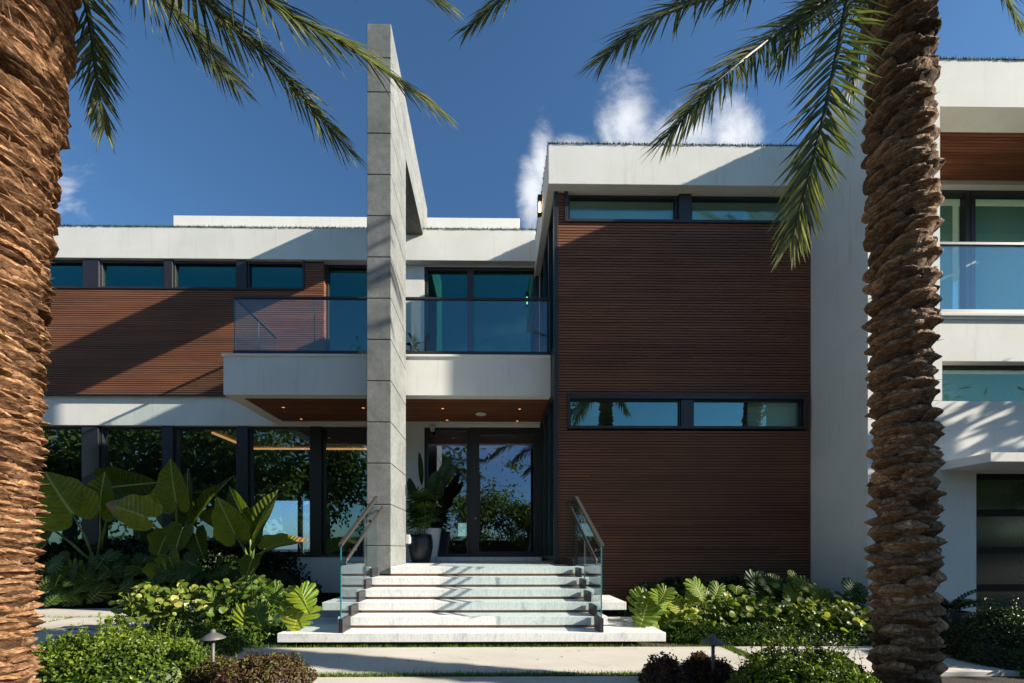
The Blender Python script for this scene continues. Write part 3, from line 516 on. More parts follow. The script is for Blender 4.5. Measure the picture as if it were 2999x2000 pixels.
zc0 = Z(1060, 6.54, 2270); b = MB(); b.box(X(2150, YR) + 0.05, 14.5, 6.54, YR - 0.001, zc0, zc0 + 0.15); b.build('canopy', 'stucco', house, bevel=0.008)
# clipped turf along the roof edges
rt = MB()
def edge(x0, x1, y0, y1, z, h=0.075, dens=1300):
    L_ = max(x1 - x0, y1 - y0); n = int(L_ * dens * 1.1); blades(rt, n, lambda k: rng.uniform(x0, x1, k), lambda k: rng.uniform(y0, y1, k), z - 0.004, h * 0.62, 0.012, 0.40)
edge(-13, xk, YF - 0.015, YF + 0.16, zr_top, 0.085); edge(xkf, xw, YKF - 0.015, YKF + 0.14, zkt); edge(xkf - 0.01, xkf + 0.13, YKF, 14, zkt); edge(xw, 12.5, YR - 0.015, YR + 0.13, zwt, 0.07); edge(xw - 0.01, xw + 0.12, YR, 12, zwt, 0.07)
o = rt.build('roof_turf', 'roofturf', house); o['kind'] = 'stuff'

# ---------------------------------------------------------------- things fixed to the house
def sconce(c, label):
    t = thing('wall_lamp', c, label, 'wall lamp')
    f = MB(); x, y, z = c; f.box(x - 0.10, x, y - 0.065, y + 0.065, z + 0.06, z + 0.21); f.box(x - 0.10, x - 0.085, y - 0.065, y - 0.05, z - 0.20, z + 0.06); f.box(x - 0.10, x - 0.085, y + 0.05, y + 0.065, z - 0.20, z + 0.06); f.box(x - 0.012, x, y - 0.065, y + 0.065, z - 0.20, z + 0.06); f.box(x - 0.10, x - 0.012, y - 0.065, y + 0.065, z - 0.22, z - 0.20)
    f.build('housing', 'bronze', t, bevel=0.003); l = MB(); l.box(x - 0.078, x - 0.03, y - 0.035, y + 0.035, z - 0.185, z + 0.055); l.build('lamp_glass', 'warm_lamp', t, bevel=0.006)
sconce((xkf - 0.001, 9.55, 9.36), 'lit black wall lamp on the white roof edge above the balcony')
def downlight(u, v, label):
    zc = z_bal_b + 0.02; Y = (zc - H) * FPX / (PY - v * DSP); c = at(u, v, Y); c.z = zc
    t = thing('recessed_light', c, label, 'ceiling light', 'recessed lights in the balcony soffit')
    r = MB(); r.lathe(c, [(0.055, 0.0), (0.055, -0.006), (0.036, -0.006), (0.036, 0.0)], 20); r.build('trim_ring', 'bronze', t, True)
    l = MB(); l.lathe(c, [(0.034, -0.001), (0.034, -0.004)], 16); l.build('lens', 'downlight_glow', t)
for u, v, lb in ((1016.5, 938, 'small glowing recessed light left of the round speaker, front pair'), (1193, 938.6, 'small glowing recessed light right of the round speaker, front pair'),
                 (1026.5, 964.5, 'small glowing recessed light left of the round speaker, near the entrance wall'), (1187.5, 966, 'small glowing recessed light right of the round speaker, near the entrance wall'),
                 (650.5, 936.6, 'leftmost recessed light under the far left balcony end'), (834, 937.2, 'recessed light under the balcony right beside the stone fin'), (691.5, 963.2, 'recessed light over the left windows, left of the stone fin')):
    downlight(u, v, lb)
zc = z_bal_b + 0.02; Ys = (zc - H) * FPX / (PY - 951 * DSP); c = at(1104, 951, Ys); c.z = zc
s = MB(); s.lathe(c, [(0.135, 0.0), (0.135, -0.006), (0.125, -0.010), (0.118, -0.007), (0.06, -0.009), (0.0, -0.010)], 36)
tag(s.build('ceiling_speaker', 'white_plastic', smooth=False, loc=c), 'round white speaker set in the wooden balcony soffit', 'speaker')
c = at(993, 984, YB - 0.08); t = thing('security_camera', c, 'white dome camera above the left corner of the entrance glass', 'camera')
s = MB(); s.lathe(c, [(0.075, 0.06), (0.075, 0.02), (0.06, 0.0), (0.0, 0.0)], 20); s.build('mount', 'white_plastic', t, True)
s = MB(); s.lathe(c, [(0.058, 0.0), (0.060, -0.03), (0.045, -0.075), (0.0, -0.09)], 20); s.build('dome', 'white_plastic', t, True)
s = MB(); s.lathe(c + Vector((0, -0.05, -0.05)), [(0.0, 0.012), (0.02, 0.01), (0.022, -0.01), (0.0, -0.014)], 12); s.build('lens', 'black_pot', t, True)
s = MB(); z1 = Z(1126, 8.86, 929); s.box(fx1, fx1 + 0.018, 8.80, 8.90, z1 - 0.10, z1 + 0.11); t = s.build('door_bell', 'steel', bevel=0.004, loc=(fx1, 8.85, z1)); tag(t, 'slim steel door station on the sunlit side of the stone fin', 'door bell')
s = MB(); s.box(fx1 + 0.018, fx1 + 0.022, 8.825, 8.875, z1 - 0.05, z1 + 0.06); s.build('camera_window', 'black_pot', t)
z1 = Z(1238, 8.9, 932); s = MB(); s.box(fx1, fx1 + 0.085, 8.84, 8.96, z1 - 0.10, z1 + 0.10); t = s.build('outlet_box', 'grey_plastic', bevel=0.012, loc=(fx1, 8.9, z1)); tag(t, 'beige weatherproof outlet box low on the stone fin, by the black planter', 'outlet box')
s = MB(); s.box(fx1 + 0.085, fx1 + 0.10, 8.85, 8.95, z1 - 0.085, z1 + 0.05); s.build('cover', 'white_plastic', t, bevel=0.006)
# mail box on the right wing
c = Vector((X(2150, 7.0), YR, Z(1274, 7.0, 2160))); t = thing('letter_box', c, 'pale blue letter box with a sloping lid, half hidden by the right palm trunk', 'letter box')
s = MB(); s.box(c.x - 0.16, X(2174.5, 7.0) - 0.02, YR - 0.20, YR - 0.001, c.z - 0.12, c.z + 0.055); s.build('box', 'box_blue', t, bevel=0.004)
s = MB(); xx = X(2178, 7.0); s.prism([(YR - 0.001, c.z + 0.13), (YR - 0.24, c.z + 0.085), (YR - 0.24, c.z + 0.06), (YR - 0.001, c.z + 0.06)], 'x', c.x - 0.19, xx); s.build('lid', 'white_plastic', t, bevel=0.003)
s = MB(); 
for k in range(5):
    for j in range(3):
        px, pz = c.x - 0.12 + k * 0.055, c.z - 0.09 + j * 0.05; s.prism([(px + 0.018 * math.cos(a_), pz + 0.018 * math.sin(a_)) for a_ in np.linspace(0, 2 * math.pi, 5)[:-1]], 'y', YR - 0.204, YR - 0.199)
s.build('pattern', 'white_plastic', t)

# ---------------------------------------------------------------- balcony glass railing
yr = YBAL + 0.09; zr0 = z_bal_t; zr1 = Z(683, yr, 900)
def railing(x0, x1, joints, y, z0, z1, label, side=False, glass='rail_glass'):
    t = thing('glass_railing', ((x0 + x1) / 2, y, z0), label, 'glass railing')
    m = MB(); m.box(x0, x1, y - 0.03, y + 0.03, z1 - 0.05, z1)
    if side: m.box(x0, x0 + 0.06, y + 0.03, YB - 0.35, z1 - 0.05, z1)
    m.build('top_rail', 'bronze', t, bevel=0.004)
    m = MB(); m.box(x0, x1, y - 0.035, y + 0.035, z0 + 0.001, z0 + 0.11)
    if side: m.box(x0, x0 + 0.07, y + 0.035, YB - 0.35, z0 + 0.001, z0 + 0.11)
    m.build('base_channel', 'bronze', t, bevel=0.004)
    xs = [x0 + 0.01, *joints, x1 - 0.004]
    for a, c in zip(xs[:-1], xs[1:]):
        p = MB(); p.box(a + 0.008, c - 0.008, y - 0.007, y + 0.007, z0 + 0.11, z1 - 0.05); p.build('glass_panel', glass, t)
    e = MB()
    for a in xs: e.box(a - 0.005, a + 0.005, y - 0.0075, y + 0.0075, z0 + 0.111, z1 - 0.051)
    e.build('glass_edge', 'glass_edge', t)
    if side:
        p = MB(); p.box(x0 + 0.023, x0 + 0.037, y + 0.02, YB - 0.36, z0 + 0.11, z1 - 0.05); p.build('glass_panel', 'rail_glass', t)
        m = MB(); m.box(x0 + 0.022, x0 + 0.038, y + 0.9, y + 0.92, z0 + 0.11, z1 - 0.051); m.build('glass_edge', 'steel', t)
railing(X(537, yr), xk - 0.012, [X(722, yr), X(880, yr), X(1088, yr)], yr, zr0, zr1, 'dark topped glass railing along the entrance balcony, passing behind the stone fin', side=True)
yr2 = YR + 0.06
railing(xr0 + 0.005, 14.0, [10.2, 12.2], yr2, z_led, Z(558, yr2, 2250), 'glass railing of the upper loggia on the right wing', glass='loggia_glass')

# ---------------------------------------------------------------- entrance steps
steps = thing('entrance_steps', (-0.3, 5.8, 0), 'six floating white marble steps leading up to the front door', 'steps')
SY = [5.77 + 0.356 * k for k in range(6)]; SZ = [0.18 + 0.17 * k for k in range(6)]; TH = 0.128
SXL = [-3.03, -2.32, -2.70, -2.27, -2.27, -2.27]; SXR = [2.44, 1.71, 2.11, 1.68, 1.68, 1.68]
for k in range(6):
    m = MB(); y1 = SY[k] + (0.95 if k < 5 else 0); 
    if k == 0: m.box(SXL[k], SXR[k], SY[k], 7.1, SZ[k] - TH, SZ[k])
    elif k == 5:
        m.box(fx1 + 0.004, SXR[5], SY[5], fy1, SZ[5] - TH, SZ[5]); m.box(SXL[5], fx0 - 0.004, SY[5], fy1 + 0.0, SZ[5] - TH, SZ[5]); m.box(SXL[5], xk - 0.005 if False else SXR[5], fy1 + 0.002, YB - 0.03, SZ[5] - TH, SZ[5])
    elif k == 4: m.box(SXL[k], SXR[k], SY[k], 8.0, SZ[k] - TH, SZ[k])
    else: m.box(SXL[k], SXR[k], SY[k], SY[k] + 0.95, SZ[k] - TH, SZ[k])
    m.build('step_slab', 'marble', steps, bevel=0.006)
m = MB()
for k in range(5): m.box(SXL[k + 1] + 0.16 if k != 1 else -2.1, SXR[k + 1] - 0.16 if k != 1 else 1.52, SY[k + 1] + 0.05, SY[k + 1] + 0.07, SZ[k] + 0.001, SZ[k + 1] - TH - 0.001)
m.build('riser', 'riser', steps)
m = MB(); m.box(-2.6, 2.0, 5.95, 7.0, -0.05, SZ[0] - TH - 0.001); m.box(-2.0, 1.4, 6.6, 7.5, SZ[0] + 0.002, SZ[1] + 0.02 - TH); m.box(-2.1, 1.5, 8.05, YB, -0.05, SZ[5] - TH - 0.002); m.build('support', 'joint', steps)

def balustrade(x, s, label, extra):
    t = thing('stair_balustrade', (x, 5.8, SZ[0]), label, 'balustrade')
    ya, yb = 5.79, 7.55; za = 1.43; zb_ = 2.31
    poly = [(ya, SZ[0] + 0.10), (6.16, SZ[0] + 0.10)]
    for k in range(1, 5): poly += [(SY[k] + 0.01, SZ[k] + 0.05), (SY[k] + 0.35, SZ[k] + 0.05)]
    poly += [(yb, SZ[5] + 0.03), (yb, zb_ - 0.03), (ya, za - 0.03)]
    # two panes so that their joint shows
    m = MB(); m.prism(poly, 'x', x - 0.007, x + 0.007); m.build('glass_panel', 'rail_glass', t)
    e = MB(); e.box(x - 0.009, x + 0.009, ya - 0.006, ya + 0.002, SZ[0] + 0.10, za - 0.02); e.build('glass_edge', 'glass_edge', t)
    e = MB(); e.box(x - 0.0085, x + 0.0085, 6.85, 6.862, SZ[3] + 0.05, 1.93); e.build('glass_joint', 'steel', t)
    sl = (zb_ - za) / (yb - ya)
    m = MB(); m.prism([(ya - 0.03, za - 0.035), (yb, zb_ - 0.02), (yb, zb_ + 0.02), (ya - 0.03, za + 0.005)], 'x', x - 0.03, x + 0.03)
    if extra: m.prism([(yb + 0.001, zb_ - 0.02), (extra, zb_ - 0.02), (extra, zb_ + 0.02), (yb + 0.001, zb_ + 0.02)], 'x', x - 0.03, x + 0.03)
    m.build('top_rail', 'rail_metal', t, bevel=0.004)
    if extra:
        m = MB(); m.box(x - 0.007, x + 0.007, yb + 0.012, extra, SZ[5] + 0.03, zb_ - 0.02); m.build('glass_panel', 'rail_glass', t)
    hx = x + s * 0.095
    m = MB(); m.tube([(hx, 5.72, 1.195), (hx, 5.77, 1.22), (hx, 7.58, 2.12)], 0.024, 12); m.build('handrail', 'rail_metal', t, True)
    m = MB()
    for yy in (6.15, 7.15):
        zz = 1.22 + (yy - 5.77) * 0.4972; m.tube([(hx, yy, zz - 0.02), (hx, yy, zz - 0.065), (x, yy, zz - 0.065)], 0.010, 8); m.prism([(yy + 0.03 * math.cos(a_), zz - 0.065 + 0.03 * math.sin(a_)) for a_ in np.linspace(0, 2 * math.pi, 13)[:-1]], 'x', x - 0.012, x + 0.012)
    m.tube([(hx, 5.73, 1.198), (hx, 5.72, 1.15), (x, 5.80, 1.14)], 0.012, 8)
    m.build('bracket', 'rail_metal', t, True)
    for k in range(5):
        m = MB(); h = 0.20 if k == 0 else 0.16; m.box(x - 0.028, x - 0.0075, SY[k] + 0.012, SY[k] + 0.335, SZ[k] + 0.001, SZ[k] + h); m.box(x + 0.0075, x + 0.028, SY[k] + 0.012, SY[k] + 0.335, SZ[k] + 0.001, SZ[k] + h); m.box(x - 0.028, x + 0.028, SY[k] + 0.004, SY[k] + 0.012, SZ[k] + 0.001, SZ[k] + h); m.build('clamp', 'bronze', t, bevel=0.003)
    if extra:
        m = MB(); m.box(x - 0.03, x - 0.0075, 7.72, 8.55, SZ[5] + 0.001, SZ[5] + 0.15); m.box(x + 0.0075, x + 0.03, 7.72, 8.55, SZ[5] + 0.001, SZ[5] + 0.15); m.build('clamp', 'bronze', t, bevel=0.003)
balustrade(-2.145, 1, 'glass balustrade with bronze handrail on the left of the steps, beside the stone fin', None)
balustrade(1.53, -1, 'glass balustrade with bronze handrail on the right of the steps, reaching the brown cladding', 8.60)

# ================================================================ PLANTS
def spline(pts, n):
    """Catmull-Rom through the points"""
    P = [np.array(p, float) for p in pts]; P = [2 * P[0] - P[1]] + P + [2 * P[-1] - P[-2]]; out = []
    segs = len(P) - 3
    for i in range(n):
        t = i / (n - 1) * segs; k = min(int(t), segs - 1); t -= k; a, b, c, d = P[k:k + 4]
        out.append(0.5 * ((2 * b) + (-a + c) * t + (2 * a - 5 * b + 4 * c - d) * t ** 2 + (-a + 3 * b - 3 * c + d) * t ** 3))
    return np.array(out)
def unit(v): return v / (np.linalg.norm(v) + 1e-9)

def trunk_mesh(base, top, r0, r1, row, per, tilt, prot, seed, lens=1.0, thick=0.6, bulge=None, bend=None, rough=1.0, round_=True):
    """palm trunk covered in old leaf bases: each one a lens-shaped boot with a cut face"""
    r = random.Random(seed); base = np.array(base, float); top = np.array(top, float); Hh = np.linalg.norm(top - base); ax = unit(top - base)
    e1 = unit(np.cross(ax, (0, 1, 0))); e2 = np.cross(ax, e1); mb = MB()
    rad = lambda z: (r0 + (r1 - r0) * z / Hh) * (1 + (bulge(z / Hh) if bulge else 0))
    bd = (lambda z: e1 * bend(max(0, min(1, z / Hh)))) if bend else (lambda z: 0)
    n, m = 24, int(Hh / 0.15)
    V = []; F = []
    for j in range(m + 1):
        z = Hh * j / m
        for i in range(n): a = 2 * math.pi * i / n; V.append(base + ax * z + bd(z) + (e1 * math.cos(a) + e2 * math.sin(a)) * rad(z) * 0.96)
    for j in range(m):
        for i in range(n): F.append((j * n + i, j * n + (i + 1) % n, (j + 1) * n + (i + 1) % n, (j + 1) * n + i))
    mb.add(V, F, 0.05, np.array([(q[0] * 4 + q[1] * 3, q[2] * 4, 0) for q in V]))  # bare core toned near black, the shade between boots put into its colour
    NS, NT = 15, 11; total = int(Hh / row * per)
    prof = [(0.0, -0.10), (0.16, 0.06), (0.32, 0.26), (0.46, 0.52), (0.57, 0.82), (0.64, 1.0), (0.69, 0.98), (0.77, 0.80), (0.86, 0.56), (0.94, 0.25), (1.0, -0.12)]
    for k in range(total):
        ang = 2 * math.pi * k / per + r.uniform(-0.10, 0.10) + 0.5; zc = row * k / per + r.uniform(-0.36, 0.36) * row
        R_ = rad(zc); W = 2 * math.pi * R_ / per * r.uniform(0.62, 0.86) * lens; Hb = row * r.uniform(1.05, 1.75) * thick * 2; p = prot * r.uniform(0.55, 1.35); tl = (tilt(zc / Hh) if callable(tilt) else tilt) + r.uniform(-0.18, 0.18)
        ou, ov = r.uniform(0, 50), r.uniform(0, 50); Vv = []; U = []; TN = []; tone = r.gauss(0.46, 0.17); skew = r.uniform(-0.35, 0.35)
        for j in range(NT):
            t, pr = prof[j]
            for i in range(NS):
                s = -1 + 2 * i / (NS - 1); env = (1 - abs(s) ** 2.2) ** 0.6
                tt = 0.5 + (t - 0.5) * (0.20 + 0.80 * env)
                ds = s * W; dz = (tt - 0.5) * Hb + math.tan(tl) * ds
                nz = mnoise.noise((ds * 14 + ou, dz * 38 + ov, k * 0.37)); n2 = mnoise.noise((ds * 50 + ou, dz * 90 + ov, 3.1))
                h = p * pr * (0.15 + 0.85 * env) * (1 + skew * s) + rough * (0.014 * nz * (0.4 + pr) + 0.007 * n2)
                z = zc + dz + 0.010 * n2; a = ang + ds / R_; rr = rad(max(0, min(Hh, z))) * 0.985 + h
                Vv.append(base + ax * z + bd(z) + (e1 * math.cos(a) + e2 * math.sin(a)) * rr); U.append((ds * 4 + ou, (dz + pr * p) * 4 + ov, 0)); TN.append(min(1, max(0, tone + (0.22 if j >= 5 else -0.30 + 0.07 * j) * env + (-0.35 if j in (0, 10) else 0) + 0.22 * nz)))  # cut faces pale, undersides brown; rims darkened as painted shade in the gaps
        Ff = [(j * NS + i, j * NS + i + 1, (j + 1) * NS + i + 1, (j + 1) * NS + i) for j in range(NT - 1) for i in range(NS - 1)]
        mb.add(Vv, Ff, TN, U)
    for k in range(int(total * 1.2)):          # loose fibres between the boots
        z = r.uniform(0, Hh); a = r.uniform(0, 6.283); o = e1 * math.cos(a) + e2 * math.sin(a); tg = np.cross(ax, o); q = base + ax * z + bd(z) + o * (rad(z) + prot * 0.3); d = unit(o * r.uniform(0.2, 0.9) + tg * r.uniform(-0.8, 0.8) + ax * r.uniform(-0.2, 0.9)); ln = r.uniform(0.03, 0.09); w_ = unit(np.cross(d, o)) * r.uniform(0.002, 0.005)
        mb.add([q - w_, q + w_, q + d * ln + ax * r.uniform(-0.02, 0.02)], [(0, 1, 2)], r.uniform(0.4, 0.9))
    return mb

def frond(mb, pts, L=0.30, n=104, w=0.023, bare=0.10, seed=0, droop=0.18, roll=0.0, plane=0.35, n_dir=None):
    """feather leaf: a rachis with leaflets set in several planes"""
    r = np.random.default_rng(seed); P = spline(pts, n + 1); k = len(P)
    mb.tube([tuple(p) for p in P[::3]], [0.026 * (1 - i / len(P[::3])) + 0.004 for i in range(len(P[::3]))], 6, 0.28)
    for i in range(int(n * bare), k):
        f = (i - n * bare) / (n * (1 - bare)); T = unit(P[min(i + 1, k - 1)] - P[max(i - 1, 0)])
        S = np.cross(T, (0, 0, 1)); S = unit(S) if np.linalg.norm(S) > 0.15 else unit(np.cross(T, (0.3, 1, 0))); U = np.cross(S, T)
        if n_dir is not None: S = unit(np.cross(T, n_dir)); U = np.cross(S, T)
        if roll: c, s_ = math.cos(roll), math.sin(roll); S, U = S * c + U * s_, U * c - S * s_
        for sg in (-1, 1):
            if r.random() < 0.04: continue
            al = R(56 - 38 * f) + r.normal(0, 0.10); be = r.choice([-0.55, 0.1, 0.75]) * plane + r.normal(0, 0.10)
            d = unit(T * math.cos(al) + (S * sg * math.cos(be) + U * math.sin(be)) * math.sin(al))
            ln = L * (0.62 + 0.70 * math.sin(math.pi * min(1, 0.12 + 0.76 * f)) ** 0.8) * r.uniform(0.85, 1.1) * (1 - 0.15 * f * f)
            nn = unit(np.cross(d, T)); nn = nn if nn[2] > 0 else -nn; sd = unit(np.cross(nn, d)); ww = w * r.uniform(0.8, 1.15) * (1 - 0.3 * f)
            V = []; UVs = []
            for q, wd in ((0, 0.35), (0.22, 1.0), (0.62, 0.72), (1, 0.02)):
                c = P[i] + d * ln * q + np.array((0, 0, -1)) * droop * ln * q * q; hw = sd * ww * 0.5 * wd; up = nn * ww * 0.22 * wd
                V += [c - hw + up, c, c + hw + up]; UVs += [(q, -1, 0), (q, 0, 0), (q, 1, 0)]
            F = []
            for q in range(3): a = q * 3; F += [(a, a + 1, a + 4, a + 3), (a + 1, a + 2, a + 5, a + 4)]
            tn = min(1, max(0, r.normal(0.42, 0.2) + 0.25 * f)); mb.add(V, F, tn, UVs)

def palm(name_label, base, top, trunk_args, trunk_mat, shown, n_rest, seed, length=2.9, group=None, free=False):
    t = thing('date_palm', base, name_label, 'palm tree', group)
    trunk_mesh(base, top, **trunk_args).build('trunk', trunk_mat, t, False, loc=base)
    for j, (pts, kw) in enumerate(shown):
        mb = MB(); kw.setdefault('n_dir', (0.1, -0.75, 0.6)); frond(mb, pts, seed=seed * 50 + j, **kw); mb.build('frond', 'palm_leaf', t, loc=top)
    protos = []
    for q, el in enumerate((80, 62, 46)):
        mb = MB(); pts = []
        for s in np.linspace(0, 1, 6):
            e = R(el) - s * R(34); pts.append((s * length * math.cos(e), 0.0, s * length * math.sin(e) + 0.1))
        frond(mb, pts, seed=seed * 50 + 40 + q, L=0.34, n=80, w=0.03); protos.append(mb.build('frond', 'palm_leaf', t)); protos[-1].location = Vector(top) - Vector(base)
    for k in range(n_rest):
        o = protos[k % 3] if k < 3 else protos[k % 3].copy()
        if k >= 3: COL.objects.link(o); o.parent = t
        az = (2.39996 * k + seed) % (2 * math.pi)
        if k % 3 and not free: az = -math.pi * ((k * 0.618) % 1.0)          # the lower fronds reach over the garden, away from the house
        o.location = Vector(top) - Vector(base) + Vector((0.12 * math.cos(az), 0.12 * math.sin(az), 0.06 * (k % 3 == 0)))
        o.rotation_euler = (0, 0, az); s = 0.85 + 0.3 * ((k * 7) % 10) / 10; o.scale = (s, s, s)
    return t
Q = lambda *a: [tuple(at(u, v, y)) for u, v, y in a]
# near left palm: its trunk fills the left edge, four fronds hang into the sky
lt, lb = at(44, -310, 2.75), at(-72, 1800, 2.60)
palm('stout date palm with rough orange brown trunk at the left edge', tuple(lb), tuple(lt),
     dict(r0=0.235, r1=0.262, row=0.062, per=10.5, tilt=lambda t: -0.05 - 0.22 * t, prot=0.050, seed=5, lens=1.02, thick=0.50, bulge=lambda t: 0.04 * math.sin(t * 9), bend=lambda t: 0.07 * math.sin(math.pi * t), rough=1.3, round_=False), 'trunk_left',
     [(Q((52, -320, 2.75), (140, -210, 2.95), (205, 40, 3.05), (220, 160, 3.05), (238, 292, 3.0)), dict(L=0.24, n=84)),
      (Q((60, -330, 2.75), (230, -250, 2.9), (350, -30, 3.2), (440, 66, 3.35), (528, 176, 3.45)), dict(L=0.31, n=110)),
      (Q((60, -340, 2.75), (270, -290, 2.7), (450, -20, 2.9), (620, 140, 3.05), (786, 330, 3.2)), dict(L=0.32, n=124)),
      (Q((60, -350, 2.75), (300, -310, 2.6), (600, -10, 2.8), (805, 108, 2.95), (996, 244, 3.1)), dict(L=0.33, n=130)),
      (Q((60, -350, 2.75), (420, -330, 2.6), (740, -110, 2.9), (905, -60, 3.0), (1010, 0, 3.1)), dict(L=0.28, n=100))],
     24, 1, 3.0)
# right palm: trunk in front of the right wing
tt, tb_ = at(2066, -40, 3.75), at(2079, 1640, 3.60)
palm('tall date palm with grey brown diamond scarred trunk, before the right wing', tuple(tb_), tuple(tt),
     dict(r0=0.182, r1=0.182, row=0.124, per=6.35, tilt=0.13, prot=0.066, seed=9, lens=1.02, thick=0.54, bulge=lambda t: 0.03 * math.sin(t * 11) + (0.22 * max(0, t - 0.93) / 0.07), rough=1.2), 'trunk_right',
     [(Q((2010, -60, 3.6), (1955, -20, 3.35), (1925, 110, 3.2), (1890, 270, 3.1), (1852, 420, 3.1), (1818, 545, 3.15)), dict(L=0.33, n=104, w=0.031, bare=0.05, droop=0.1, n_dir=(-0.5, -0.85, 0.1))),
      (Q((2010, -70, 3.7), (1900, 0, 3.6), (1765, 92, 3.5), (1645, 190, 3.4), (1535, 312, 3.4)), dict(L=0.34, n=118, w=0.025, bare=0.05)),
      (Q((2010, -90, 3.7), (1830, -60, 3.6), (1640, -10, 3.5), (1500, 46, 3.4), (1385, 135, 3.35)), dict(L=0.34, n=118, w=0.025)),
      (Q((2010, -120, 3.7), (1720, -170, 3.5), (1430, -130, 3.4), (1220, -50, 3.3), (1084, 58, 3.3)), dict(L=0.28, n=112, w=0.028)),
      (Q((2020, -60, 3.9), (1996, -10, 4.15), (1975, 90, 4.35), (1952, 205, 4.5)), dict(L=0.24, n=70, w=0.022, bare=0.0)),
      (Q((2020, -70, 3.9), (1930, -40, 4.3), (1850, 30, 4.5), (1795, 140, 4.6)), dict(L=0.30, n=80, w=0.024, roll=0.4)),
      (Q((2100, -80, 3.7), (2190, -110, 3.6), (2275, -60, 3.5), (2338, 48, 3.5)), dict(L=0.24, n=80))],
     26, 2, 2.8)
# palm outside the frame on the right: its crown shades the stone fin
palm('tall date palm outside the frame on the right, beyond the drive', (9.6, 1.6, -0.05), (9.3, 3.2, 10.9),
     dict(r0=0.27, r1=0.26, row=0.16, per=6.5, tilt=0.14, prot=0.06, seed=12, lens=1.1, thick=0.6), 'trunk_right', [], 30, 3, 2.7, free=True)

# ---------------------------------------------------------------- broad leaves
def heart_half(k):
    c = [(1, 0), (0.86, 0.13), (0.66, 0.28), (0.42, 0.40), (0.18, 0.48), (-0.05, 0.47), (-0.20, 0.37), (-0.265, 0.22), (-0.20, 0.08), (-0.02, 0.004)]
    P = spline([(x, y, 0) for x, y in c], k); return P[:, :2]
def leaf_frame(B, T, N):
    B = np.array(B, float); T = np.array(T, float); x = T - B; ln = np.linalg.norm(x); x /= ln; N = np.array(N, float); z = unit(N - x * N.dot(x)); return B, x, np.cross(z, x), z, ln
def heart_leaf(mb, B, T, W, N=(0, -1, 0.35), cup=0.17, droop=0.14, wave=0.035, rnd=0.5, kk=26, seed=0, fold=0.0):
    B, x, y, z, ln = leaf_frame(B, T, N); hb = heart_half(kk); rings = (0.0, 0.34, 0.67, 0.88, 1.0); ph = seed * 1.7
    for sg in (-1, 1):
        V = []; U = []; F = []
        for i, (px, py) in enumerate(hb):
            for f in rings:
                qx = px * f if px < 0.0 else px * (1 - (1 - f) * (1 if px < 0.02 else 0.85) * (1 - px) ** 0.4 if f < 1 else 1); qx = px * f if f < 1 else px
                qy = py * f; wv = wave * math.sin(i * 1.15 + ph) * f ** 3 * (py * 2)
                h = cup * (qy * 2) ** 2 - droop * qx * abs(qx) + wv
                lat = qy * W * 0.5 * (1 + 0.06 * math.sin(i * 1.15 + ph) * f ** 3) / 0.48
                if fold and sg > 0: h += fold * qy; lat *= (1 - 0.6 * min(1, abs(fold)))
                V.append(B + x * ln * qx + y * sg * lat + z * ln * h); U.append((qx, sg * f * (0.02 + py / 0.48), 0))
        m = len(rings)
        for i in range(len(hb) - 1):
            for j in range(m - 1): a = (i * m + j, i * m + j + 1, (i + 1) * m + j + 1, (i + 1) * m + j); F.append(a if sg > 0 else a[::-1])
        mb.add(V, F, rnd, U)
def split_leaf(mb, B, T, W, N=(0, -1, 0.5), cup=0.06, droop=0.22, rnd=0.5, lobes=8, seed=0):
    """monstera leaf: each half a row of lobes joined near the midrib"""
    B, x, y, z, ln = leaf_frame(B, T, N); hb = heart_half(lobes * 6 + 1); r = random.Random(seed)
    def pt(px, py, sg): h = cup * (abs(py) * 2) - droop * px * abs(px) * 0.6 - 0.55 * droop * (py * 2) ** 2; return B + x * ln * px + y * sg * W * py / 0.96 * 1.0 + z * ln * h
    for sg in (-1, 1):
        for l in range(lobes):
            i0, i1 = l * 6, l * 6 + 6; gap = r.uniform(1.3, 2.9) if 0 < l < lobes - 1 else 0.6; deep = r.uniform(0.16, 0.42)
            u0 = max(-0.02, 0.97 - 0.95 * (l / lobes) ** 0.8); u1 = max(-0.02, 0.97 - 0.95 * ((l + 1) / lobes) ** 0.8)
            V = []; U = []
            for f in (0, 0.25, 0.5, 0.75, 0.93, 1.0):
                g_ = gap * max(0, (f - deep) / (1 - deep)); rows = []
                for w_ in (0, 0.33, 0.67, 1):
                    ii = i0 + g_ * 0.5 + (6 - g_) * w_; ii = min(ii, len(hb) - 1.001); a = int(ii); fr = ii - a; bx, by = hb[a] * (1 - fr) + hb[a + 1] * fr
                    um = u0 + (u1 - u0) * w_; ff = f * (1 - 0.13 * (abs(w_ - 0.5) * 2) ** 2) if f == 1.0 else f
                    px, py = um + (bx - um) * ff, by * ff * 1.18; V.append(pt(px, py, sg)); U.append((um + 0.3 * ff, sg * ff, 0))
            F = []
            for j in range(5):
                for q in range(3): a = (j * 4 + q, j * 4 + q + 1, (j + 1) * 4 + q + 1, (j + 1) * 4 + q); F.append(a if sg < 0 else a[::-1])
            mb.add(V, F, rnd, U)
    mb.tube([tuple(B + x * ln * q - z * ln * droop * 0.6 * q * q - z * 0.002) for q in (0, 0.3, 0.6, 0.95)], [0.006, 0.005, 0.004, 0.002], 5, 0.9)

